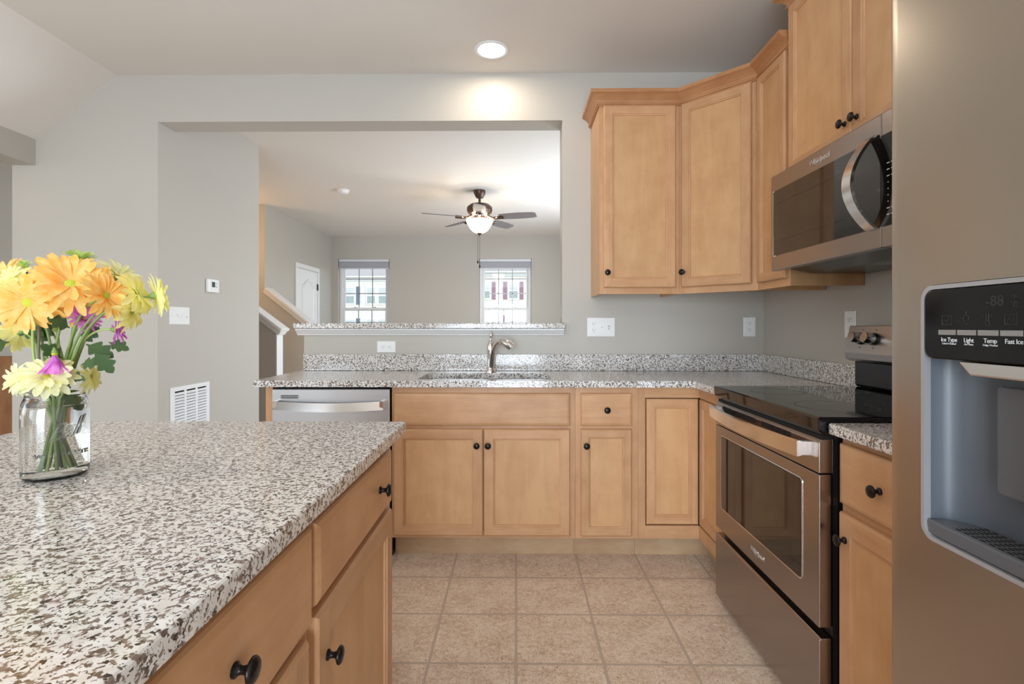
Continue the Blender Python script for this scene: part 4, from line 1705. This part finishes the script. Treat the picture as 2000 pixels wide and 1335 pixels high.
gr = thing('return_air_grille', 'white louvered return air grille low on the partition wall', 'vent', (OPL, 3.455, 0.512), PI / 2)
bm = bmesh.new()
gw, gh = 0.205, 0.275
for a, b, c_, d_ in ((-gw, gw, gh - 0.028, gh), (-gw, gw, -gh, -gh + 0.028), (-gw, -gw + 0.035, -gh + 0.028, gh - 0.028), (gw - 0.035, gw, -gh + 0.028, gh - 0.028), (-0.068, -0.052, -gh + 0.028, gh - 0.028), (0.052, 0.068, -gh + 0.028, gh - 0.028)):
    box(bm, a, b, -0.010, 0.0, c_, d_)
build('frame', bm, M['plate'], gr, bevel=0.002)
bm = bmesh.new()
k = 0
z = -gh + 0.034
while z < gh - 0.034:
    for a, b in ((-gw + 0.035, -0.068), (-0.052, 0.052), (0.068, gw - 0.035)):
        vs = box(bm, a, b, -0.009, -0.002, z, z + 0.009)
        for v in vs:
            if v.co.y < -0.005:
                v.co.z -= 0.006
    z += 0.0195
build('louvers', bm, M['plate'], gr)
bm = bmesh.new()
box(bm, -gw + 0.03, gw - 0.03, -0.0015, 0.0, -gh + 0.02, gh - 0.02)
build('backing', bm, M['gap'], gr)

# smoke detector
sd = thing('smoke_detector', 'round white smoke detector on the living room ceiling', 'smoke detector', (-1.975, 5.82, CZ))
bm = bmesh.new()
lathe(bm, [(0.0, -0.001), (0.072, -0.001), (0.072, -0.012), (0.066, -0.018)], 32)
build('base', bm, M['plate'], sd, smooth=True)
bm = bmesh.new()
lathe(bm, [(0.060, -0.017), (0.058, -0.032), (0.045, -0.040), (0.0, -0.042)], 32, cap=False)
build('cover', bm, M['plate'], sd, smooth=True)


# ================================================================== LIGHTS
def downlight(x, y, label, power):
    r = thing('recessed_light', label, 'light', (x, y, CZ), 0, 'recessed ceiling lights')
    bm = bmesh.new()
    lathe(bm, [(0.076, 0.0), (0.096, -0.0005), (0.096, -0.004), (0.090, -0.0065), (0.078, -0.005), (0.076, 0.0)], 40, cap=False)
    build('trim_ring', bm, M['plate'], r, smooth=True)
    bm = bmesh.new()
    lathe(bm, [(0.0, -0.002), (0.0765, -0.002)], 40, cap=False)
    build('lamp_lens', bm, M['lens'], r)
    lamp('downlight', 'AREA', (x, y, CZ - 0.012), power, (1.0, 0.86, 0.68), (0, 0, -1), shape='DISK', size=0.15)


downlight(-0.138, 2.872, 'lit round recessed ceiling light above the sink', 3.2)
downlight(-1.2, 0.75, 'lit round recessed ceiling light above the island worktop', 5)
downlight(-1.2, -1.1, 'lit round recessed ceiling light near the rear glass door', 5)

# ceiling fan
FANX, FANY = -0.418, 5.86
fan = thing('ceiling_fan', 'bronze five-blade ceiling fan with a lit frosted glass bowl', 'ceiling fan', (FANX, FANY, CZ))
bm = bmesh.new()
lathe(bm, [(0.0, -0.001), (0.068, -0.001), (0.068, -0.022), (0.060, -0.045), (0.040, -0.085), (0.0, -0.085)], 32)
build('canopy', bm, M['bronze'], fan, smooth=True)
bm = bmesh.new()
lathe(bm, [(0.014, -0.08), (0.014, -0.15), (0.032, -0.15), (0.032, -0.175), (0.014, -0.18)], 20)
build('downrod', bm, M['bronze'], fan, smooth=True)
bm = bmesh.new()
lathe(bm, [(0.0, -0.150), (0.05, -0.150), (0.11, -0.162), (0.142, -0.19), (0.148, -0.22), (0.135, -0.255), (0.10, -0.285), (0.06, -0.292), (0.06, -0.335), (0.0, -0.335)], 36)
build('motor_housing', bm, M['bronze'], fan, smooth=True)
for k in range(5):
    ang = math.radians(-86 + 72 * k)
    R = Matrix.Rotation(ang, 4, 'Z')
    bm = bmesh.new()
    out = []
    for i in range(13):
        u = i / 12
        x = 0.235 + u * 0.425
        wdt = 0.050 + 0.022 * math.sin(PI * min(1, u * 0.75 + 0.12)) - (0.012 if u > 0.97 else 0)
        out.append((x, wdt))
    pts = [(x, w_) for x, w_ in out] + [(x, -w_) for x, w_ in out[::-1]]
    prism(bm, pts, 'z', -0.004, 0.004)
    bmesh.ops.transform(bm, matrix=R @ T(0, 0, -0.312) @ Matrix.Rotation(math.radians(-13), 4, 'X'), verts=bm.verts)
    bl = build('blade', bm, M['blade'], fan)
    bm = bmesh.new()
    tube(bm, [(0.09, 0, -0.290), (0.15, 0.0, -0.322), (0.21, 0, -0.324), (0.285, 0, -0.320)], [0.012, 0.013, 0.016, 0.02], 10)
    for s in (-1, 1):
        tube(bm, [(0.19, 0, -0.325), (0.22, s * 0.03, -0.322), (0.27, s * 0.034, -0.320)], [0.008, 0.010, 0.012], 8)
    bmesh.ops.transform(bm, matrix=R, verts=bm.verts)
    build('blade_bracket', bm, M['bronze'], bl, smooth=True)
bm = bmesh.new()
lathe(bm, [(0.150, -0.340), (0.156, -0.348), (0.148, -0.362), (0.133, -0.395), (0.113, -0.432), (0.083, -0.465), (0.045, -0.484), (0.0, -0.488)], 40, cap=False)
build('light_bowl', bm, M['bowl'], fan, smooth=True)
bm = bmesh.new()
lathe(bm, [(0.0, -0.482), (0.026, -0.484), (0.026, -0.492), (0.016, -0.503), (0.008, -0.510), (0.006, -0.520), (0.0, -0.524)], 20)
build('finial', bm, M['bronze'], fan, smooth=True)
for (x, zl_) in ((-0.020, -0.80), (0.002, -0.85)):
    bm = bmesh.new()
    tube(bm, [(x, -0.01, -0.495), (x, -0.01, zl_)], 0.0022, 6)
    ch = build('pull_chain', bm, M['bronze'], fan)
    bm = bmesh.new()
    lathe(bm, [(0.0, zl_ + 0.002), (0.003, zl_), (0.010, zl_ - 0.022), (0.008, zl_ - 0.032), (0.0, zl_ - 0.035)], 14, T(x, -0.01, 0))
    build('pull_knob', bm, M['gap'], ch, smooth=True)
lamp('fan_lamp_up', 'POINT', (FANX, FANY, CZ - 0.365), 18, WARM, shadow_soft_size=0.04)
lamp('stairwell_lamp', 'POINT', (-3.9, 5.85, 2.2), 20, (1.0, 0.66, 0.36), shadow_soft_size=0.08)
lamp('dining_lamp', 'POINT', (-4.1, 2.05, 2.24), 5, (1.0, 0.85, 0.66), shadow_soft_size=0.08)

# ================================================================== OUTDOORS
struct(boxo('ground', (-60, 60, 9.2, 90, -0.35, -0.15), M['grass']))
HY = 45.0


def townhouse(name, label, x0, x1, wallmat, eave, roofz, shutter, wins):
    r = thing(name, label, 'house', ((x0 + x1) / 2, HY, -0.15))
    cx = (x0 + x1) / 2

    def part(nm, dims, mat, par):
        bm = bmesh.new()
        box(bm, dims[0] - cx, dims[1] - cx, dims[2] - HY, dims[3] - HY, dims[4] + 0.15, dims[5] + 0.15)
        return build(nm, bm, mat, par)
    part('wall', (x0, x1, HY, HY + 9, -0.15, eave), wallmat, r)
    part('soffit', (x0, x1, HY - 0.35, HY + 9.2, eave, eave + 0.16), M['house_trim'], r)
    part('frieze', (x0, x1, HY - 0.06, HY, eave - 0.30, eave), M['house_trim'], r)
    bm = bmesh.new()
    prism(bm, [(-0.40, eave + 0.31), (4.6, roofz + 0.15), (9.4, eave + 0.31)], 'x', x0 - cx, x1 - cx)
    build('roof', bm, M['shingle'], r)
    for (a, b, z0, z1, sh) in wins:
        f = part('window', (a - 0.13, b + 0.13, HY - 0.05, HY, z0 - 0.13, z1 + 0.13), M['house_trim'], r)
        zm = (z0 + z1) / 2
        part('pane', (a, b, HY - 0.062, HY - 0.051, zm + 0.05, z1), M['house_glass_lt'], f)
        part('pane', (a, b, HY - 0.062, HY - 0.051, z0, zm - 0.05), M['house_glass'], f)
        for s in sh:
            if s == 'l':
                part('shutter', (a - 0.52, a - 0.20, HY - 0.06, HY, z0 - 0.1, z1 + 0.1), shutter, r)
            else:
                part('shutter', (b + 0.20, b + 0.52, HY - 0.06, HY, z0 - 0.1, z1 + 0.1), shutter, r)
    return r


townhouse('townhouse', 'cream townhouse with slate blue shutters seen through the window by the door', -24.0, -7.0, M['siding'], 5.45, 8.6, M['shutter_slate'],
          [(-15.02, -14.28, 3.17, 4.55, 'lr'), (-13.12, -12.42, 3.17, 4.55, ''), (-12.10, -11.42, 3.17, 4.55, ''),
           (-15.02, -14.28, 0.35, 1.75, 'lr'), (-13.12, -12.42, 0.35, 1.75, ''), (-12.10, -11.42, 0.35, 1.75, '')])
townhouse('townhouse', 'ivory townhouse with plum shutters seen through the window below the fan', -6.98, 9.0, M['siding_b'], 5.85, 9.0, M['shutter_plum'],
          [(-3.02, -2.32, 3.62, 4.95, 'lr'), (-0.60, 0.13, 3.62, 4.95, 'lr'), (-3.02, -2.32, 0.65, 2.05, 'lr'), (-0.60, 0.13, 0.65, 2.05, 'lr'), (3.2, 3.95, 3.62, 4.95, 'lr')])

# ================================================================== JAR OF FLOWERS
JX, JY = -0.840, 0.925
JZ = CT
jar = thing('glass_jar', 'clear glass canning jar with raised lettering holding the flowers', 'jar', (JX, JY, JZ))
# slightly squared body: superellipse section


def sq(r, n=48, e=0.0):
    out = []
    for i in range(n):
        a = 2 * PI * i / n
        k = 1 + e * (1 - math.cos(4 * a)) * -0.5
        out.append((r * k * math.cos(a), r * k * math.sin(a)))
    return out


def jar_shell(bm, prof, e=0.05, cap_top=False, cap_bot=True):
    rings = []
    for (r, z, ee) in prof:
        rings.append([bm.verts.new((p[0], p[1], z)) for p in sq(r, 48, ee)])
    for a, b in zip(rings, rings[1:]):
        for k in range(48):
            bm.faces.new((a[k], a[(k + 1) % 48], b[(k + 1) % 48], b[k]))
    if cap_bot:
        bm.faces.new(rings[0])
    if cap_top:
        bm.faces.new(rings[-1])
    return rings


RO = 0.0515
outer = [(0.040, 0.0005, 0.03), (0.046, 0.002, 0.04), (0.0505, 0.008, 0.05), (RO, 0.016, 0.06), (RO, 0.118, 0.06), (0.0505, 0.128, 0.05), (0.047, 0.138, 0.02), (0.0435, 0.144, 0.0), (0.0425, 0.147, 0.0), (0.0425, 0.151, 0.0), (0.0445, 0.153, 0.0), (0.0445, 0.156, 0.0), (0.0425, 0.158, 0.0), (0.0425, 0.162, 0.0), (0.0440, 0.164, 0.0), (0.0440, 0.1665, 0.0), (0.0425, 0.169, 0.0), (0.0425, 0.176, 0.0), (0.0418, 0.178, 0.0)]
inner = [(0.0400, 0.1778, 0.0), (0.0398, 0.145, 0.0), (0.0440, 0.137, 0.02), (0.0475, 0.127, 0.05), (0.0487, 0.117, 0.06), (0.0487, 0.016, 0.06), (0.046, 0.009, 0.05), (0.038, 0.006, 0.03)]
bm = bmesh.new()
rg_ = jar_shell(bm, outer + inner, cap_bot=True, cap_top=True)
build('glass', bm, M['jar'], jar, smooth=True, angle=60)
bm = bmesh.new()
win = [(r + 0.0004, z, e) for (r, z, e) in ((0.038, 0.0065, 0.03), (0.046, 0.0095, 0.05), (0.0487, 0.0165, 0.06), (0.0487, 0.116, 0.06), (0.0475, 0.1265, 0.05), (0.0462, 0.131, 0.04))]
jar_shell(bm, win, cap_top=True)
build('water', bm, M['water'], jar, smooth=True, angle=60)
# raised lettering wrapped round the jar, facing the viewer
toward = math.atan2(-JY, -JX)


def wrap_text(body, size, z, a0, shear, rise=0.0, spacing=1.0):
    o = text_mesh('raised_lettering', body, size, M['jar_letter'], jar, Matrix.Identity(4), 0.0016, shear, 'CENTER', spacing)
    for v in o.data.vertices:
        a = a0 + v.co.x / RO
        k = 1 - 0.06 * 0.5 * (1 - math.cos(4 * a))
        r = RO * k + v.co.z + 0.0006
        zz = z + v.co.y + rise * v.co.x
        v.co = Vector((r * math.cos(a), r * math.sin(a), zz))
    return o


wrap_text('Ball', 0.042, 0.088, toward + 0.22, 0.45, 0.28, 0.85)
wrap_text('WIDE MOUTH', 0.0105, 0.047, toward + 0.22, 0.0, 0.0, 1.25)

# local view basis at the jar: right, toward the viewer
VR = Vector((-math.sin(toward), math.cos(toward), 0)) * 1.0
VT = Vector((math.cos(toward), math.sin(toward), 0))
VU = Vector((0, 0, 1))


def at(px, py, depth):
    """point in the room seen at pixel (px, py) of the photograph, at the given distance along +Y"""
    x = (px - 1008.0) / 1000.0 * depth
    z = EYE - (py - 636.0) / 1000.0 * depth
    return Vector((x, depth, z))


def petal(bm, length, width, R, curl, base_r, mi=0, notch=0.0):
    """one petal along +x from base_r, bending by curl, transformed by R"""
    n = 6
    rows = []
    for i in range(n + 1):
        u = i / n
        wd = width * (0.34 + 0.66 * math.sin(PI * min(1.0, 0.12 + u * 0.62)) ** 0.9) * (1.0 if u < 0.8 else (1.0 - ((u - 0.8) / 0.2) ** 2 * 0.62))
        ang = curl * u
        x = base_r + length * (math.sin(ang) / curl if abs(curl) > 1e-4 else u) * (u if abs(curl) < 1e-4 else 1)
        z = length * ((1 - math.cos(ang)) / curl if abs(curl) > 1e-4 else 0)
        cup = 0.16 * wd
        rows.append([bm.verts.new(R @ Vector((x, s * wd * 0.5, z + (cup if s else 0)))) for s in (-1, 0, 1)])
    for a, b in zip(rows, rows[1:]):
        for k in range(2):
            f = bm.faces.new((a[k], a[k + 1], b[k + 1], b[k]))
            f.material_index = mi
            f.smooth = True


def flower(label, pos, nrm, size, mat, n_pet=22, curl=0.35, droop=0.0, mouth=(0, 0), foot=None, cat='flower', disc_r=None, stem='stem', layers=2, leaves=0, bend=0.5, pet_w=0.30):
    """cut daisy: petals, centre, calyx and a stem running down into the jar"""
    pos = Vector(pos)
    size *= 0.84
    nrm = Vector(nrm).normalized()
    mouthp = Vector((JX + mouth[0], JY + mouth[1], JZ + 0.172))
    if foot is None:
        foot = (-mouth[0] * 0.85, -mouth[1] * 0.85)
    footp = Vector((JX + foot[0], JY + foot[1], JZ + 0.016))
    r = thing('daisy', label, cat, tuple(footp), 0, 'cut flowers in the jar')
    q_ = nrm.to_track_quat('Z', 'Y').to_matrix().to_4x4()
    base = Matrix.Translation(pos - footp) @ q_
    bm = bmesh.new()
    rr = random.Random(hash(label) % 9999 if False else int(abs(pos.x * 1e4) + abs(pos.z * 1e4)))
    dr_ = disc_r or size * 0.19
    for ly in range(layers):
        for k in range(n_pet):
            a = 2 * PI * (k + 0.5 * ly) / n_pet + rr.uniform(-0.09, 0.09)
            el = droop + (0.10 + 0.30 * ly) + rr.uniform(-0.13, 0.13)
            ln = (size - dr_ * 0.6) * (1.0 - 0.14 * ly) * rr.uniform(0.86, 1.08)
            Rm = base @ Matrix.Rotation(a, 4, 'Z') @ Matrix.Rotation(-el, 4, 'Y') @ Matrix.Rotation(rr.uniform(-0.25, 0.25), 4, 'X')
            petal(bm, ln, size * pet_w * 0.76 * rr.uniform(0.88, 1.12), Rm, -curl * rr.uniform(0.5, 1.5), dr_ * 0.72)
    build('petals', bm, mat, r)
    bm = bmesh.new()
    lathe(bm, [(0.0, 0.10 * size), (dr_ * 0.55, 0.095 * size), (dr_ * 0.9, 0.06 * size), (dr_, 0.01 * size), (dr_ * 0.8, -0.02 * size)], 18, base)
    build('flower_centre', bm, M['disc'], r, smooth=True)
    bm = bmesh.new()
    lathe(bm, [(dr_ * 0.95, 0.0), (dr_ * 0.8, -0.10 * size), (dr_ * 0.42, -0.18 * size), (0.0025, -0.22 * size)], 14, base, cap=False)
    build('calyx', bm, M['stem'], r, smooth=True)
    st = pos - nrm * size * 0.19
    d1 = st - nrm * (st - mouthp).length * bend * 0.6
    pts = bez(st, d1, mouthp + (mouthp - footp).normalized() * (st - mouthp).length * 0.45, mouthp, 12)[:-1]
    pts += [tuple(mouthp + (footp - mouthp) * k / 8) for k in range(9)]
    bm = bmesh.new()
    tube(bm, [tuple(Vector(p) - footp) for p in pts], [0.0019] * 5 + [0.0022] * (len(pts) - 5), 9)
    build('stem', bm, M[stem if stem != 'stem' or rr.random() < 0.55 else 'stem_light'], r, smooth=True)
    return r, footp, pts


def leaf(parent, footp, pos, direction, size, tilt=0.3, mat='leaf'):
    """lobed chrysanthemum leaf"""
    pos = Vector(pos)
    d = Vector(direction).normalized()
    side = d.cross((VT + VU * 0.5).normalized()).normalized()
    up = side.cross(d).normalized()
    bm = bmesh.new()
    half = [(0.0, 0.02), (0.12, 0.05), (0.22, 0.20), (0.33, 0.34), (0.40, 0.30), (0.44, 0.20), (0.52, 0.28), (0.64, 0.36), (0.72, 0.26), (0.74, 0.16), (0.84, 0.17), (0.93, 0.10), (1.0, 0.0)]
    mid_ = []
    ed = {1: [], -1: []}
    for u, w_ in half:
        sag = -0.35 * u * u * size * tilt
        mid_.append(bm.verts.new(pos + d * u * size + up * sag - footp))
        for s in (1, -1):
            ed[s].append(bm.verts.new(pos + d * u * size + side * s * w_ * size + up * (sag + 0.10 * w_ * size) - footp))
    for s in (1, -1):
        for i in range(len(half) - 1):
            f = bm.faces.new((mid_[i], mid_[i + 1], ed[s][i + 1], ed[s][i]))
            f.smooth = True
    bmesh.ops.remove_doubles(bm, verts=bm.verts, dist=1e-5)
    return build('leaf', bm, M[mat], parent)


def N(r, u, t):
    return VR * r + VU * u + VT * t


R_ = []
R_.append(flower('big orange daisy at the top middle of the bouquet', at(128, 556, 0.885), N(0.0, 0.50, 0.85), 0.078, M['orange'], 19, 0.30, 0.10, (0.006, -0.012), (0.012, -0.012), stem='stem', pet_w=0.27))
R_.append(flower('orange daisy turned down and outward beside the largest orange one', at(46, 590, 0.875), N(-0.45, 0.05, 0.95), 0.066, M['orange'], 17, 0.55, 0.05, (-0.010, -0.014), (0.018, 0.010), stem='stem_purple', pet_w=0.30))
R_.append(flower('orange daisy tilted toward the pale yellow cluster', at(198, 577, 0.875), N(0.55, 0.30, 0.75), 0.056, M['orange'], 18, 0.30, 0.10, (0.014, -0.004), (-0.010, -0.016), pet_w=0.27))
R_.append(flower('small orange daisy half hidden under the largest orange daisy', at(152, 600, 0.93), N(0.2, 0.1, 0.9), 0.044, M['orange'], 15, 0.5, -0.1, (0.012, 0.006), (-0.02, 0.004)))
R_.append(flower('orange daisy at the outer edge of the bouquet behind green buds', at(6, 532, 0.93), N(-0.6, 0.5, 0.4), 0.042, M['orange'], 15, 0.4, 0.1, (-0.018, 0.004), (0.02, -0.004)))
R_.append(flower('yellow daisy facing the partition wall with green centre showing', at(258, 572, 0.90), N(0.80, 0.35, 0.45), 0.052, M['yellow'], 16, 0.5, 0.05, (0.016, 0.0), (-0.02, 0.010), pet_w=0.33))
R_.append(flower('outermost yellow daisy seen from its dark green back', at(296, 577, 0.92), N(0.92, 0.15, -0.15), 0.047, M['yellow'], 16, 0.45, 0.15, (0.020, 0.004), (-0.016, 0.016), pet_w=0.33))
R_.append(flower('lower yellow daisy hanging below the other yellow ones', at(250, 607, 0.91), N(0.65, -0.30, 0.5), 0.050, M['yellow'], 15, 0.6, 0.0, (0.018, 0.010), (-0.018, -0.008), pet_w=0.33))
R_.append(flower('pale cream daisy rising behind the tilted orange daisy', at(222, 538, 0.96), N(0.35, 0.65, 0.35), 0.052, M['cream'], 16, 0.4, 0.15, (0.010, 0.014), (-0.006, -0.02), pet_w=0.3))
R_.append(flower('pale green daisy peeking over the top of the bouquet', at(148, 508, 0.97), N(0.05, 0.85, 0.2), 0.038, M['lime'], 13, 0.4, 0.5, (0.002, 0.016), (0.0, -0.016)))
R_.append(flower('pale yellow daisy resting over the front of the jar rim', at(82, 738, 0.872), N(-0.1, 0.72, 0.65), 0.056, M['cream'], 17, 0.65, 0.05, (-0.004, -0.016), (0.010, 0.014), pet_w=0.36, bend=0.2))
R_.append(flower('small pale daisy hanging off the jar rim on the window side', at(30, 742, 0.90), N(-0.75, 0.05, 0.5), 0.040, M['cream'], 14, 0.5, 0.1, (-0.020, -0.006), (0.02, 0.004), bend=0.2))
R_.append(flower('yellow daisy drooping over the jar rim toward the back wall', at(168, 736, 0.93), N(0.65, 0.05, 0.35), 0.040, M['yellow'], 14, 0.5, 0.05, (0.022, 0.004), (-0.02, 0.0), bend=0.2))
R_.append(flower('light yellow daisy at the outer upper edge of the bouquet', at(14, 545, 0.90), N(-0.6, 0.45, 0.5), 0.040, M['yellow'], 14, 0.5, 0.1, (-0.020, -0.010), (0.016, 0.012)))
R_.append(flower('yellow daisy low in the bouquet seen from behind', at(30, 648, 0.93), N(-0.35, 0.1, -0.7), 0.044, M['yellow'], 15, 0.4, 0.1, (-0.014, 0.010), (0.012, -0.012)))
R_.append(flower('lime green daisy in the shaded middle of the stems', at(82, 628, 0.97), N(-0.2, 0.5, -0.5), 0.044, M['lime'], 14, 0.4, 0.2, (-0.004, 0.018), (0.004, -0.02)))
R_.append(flower('magenta daisy under the largest orange flower', at(157, 622, 0.92), N(0.2, 0.25, 0.85), 0.036, M['magenta'], 20, 0.5, 0.45, (0.008, 0.004), (-0.008, 0.012), pet_w=0.2))
R_.append(flower('magenta daisy below the yellow cluster facing the wall', at(218, 643, 0.93), N(0.75, -0.05, 0.2), 0.040, M['magenta'], 20, 0.3, 0.15, (0.020, -0.004), (-0.014, -0.012), pet_w=0.2))
R_.append(flower('drooping magenta daisy with hanging petals above the jar rim', at(98, 690, 0.885), N(0.05, -0.90, 0.10), 0.054, M['magenta'], 18, 0.25, 1.05, (0.0, -0.004), (0.004, 0.006), disc_r=0.005, pet_w=0.27, stem='stem_purple', bend=0.05))
R_.append(flower('dark magenta daisy at the outer edge among orange petals', at(4, 588, 0.93), N(-0.7, 0.2, 0.4), 0.040, M['magenta'], 20, 0.4, 0.3, (-0.022, 0.0), (0.02, 0.012), pet_w=0.2))
R_.append(flower('magenta daisy buried behind the two big orange flowers', at(84, 548, 0.95), N(-0.1, 0.5, 0.6), 0.036, M['magenta'], 18, 0.4, 0.2, (-0.002, 0.010), (0.008, -0.006), pet_w=0.22))
bud, bfoot, _p = flower('green bud with a few orange petals at the top of the bouquet', at(40, 525, 0.92), N(-0.2, 0.8, 0.4), 0.022, M['lime'], 9, 0.2, 0.9, (-0.010, 0.008), (0.014, -0.014))


def add_leaf(i, px, py, depth, d, size):
    r_, fp, _ = R_[i]
    leaf(r_, fp, at(px, py, depth), d, size)


add_leaf(17, 205, 668, 0.92, N(0.75, -0.35, 0.25), 0.034)
add_leaf(7, 160, 672, 0.91, N(0.75, -0.45, 0.35), 0.048)
add_leaf(7, 178, 690, 0.90, N(0.55, -0.75, 0.3), 0.045)
add_leaf(5, 150, 668, 0.93, N(0.5, 0.6, 0.3), 0.04)
add_leaf(14, 22, 640, 0.93, N(0.6, -0.2, 0.4), 0.045)
add_leaf(13, 8, 668, 0.90, N(-0.7, -0.1, 0.3), 0.05)
add_leaf(15, 62, 670, 0.95, N(0.3, 0.6, 0.3), 0.045)
add_leaf(16, 112, 700, 0.92, N(-0.5, 0.5, 0.3), 0.04)
add_leaf(0, 128, 640, 0.90, N(-0.6, 0.4, 0.4), 0.038)
add_leaf(12, 150, 712, 0.91, N(0.5, 0.1, 0.5), 0.036)
add_leaf(10, 110, 735, 0.89, N(0.7, -0.1, 0.4), 0.036)
add_leaf(21 - 1, 120, 760, 0.925, N(0.3, -0.7, 0.1), 0.045)
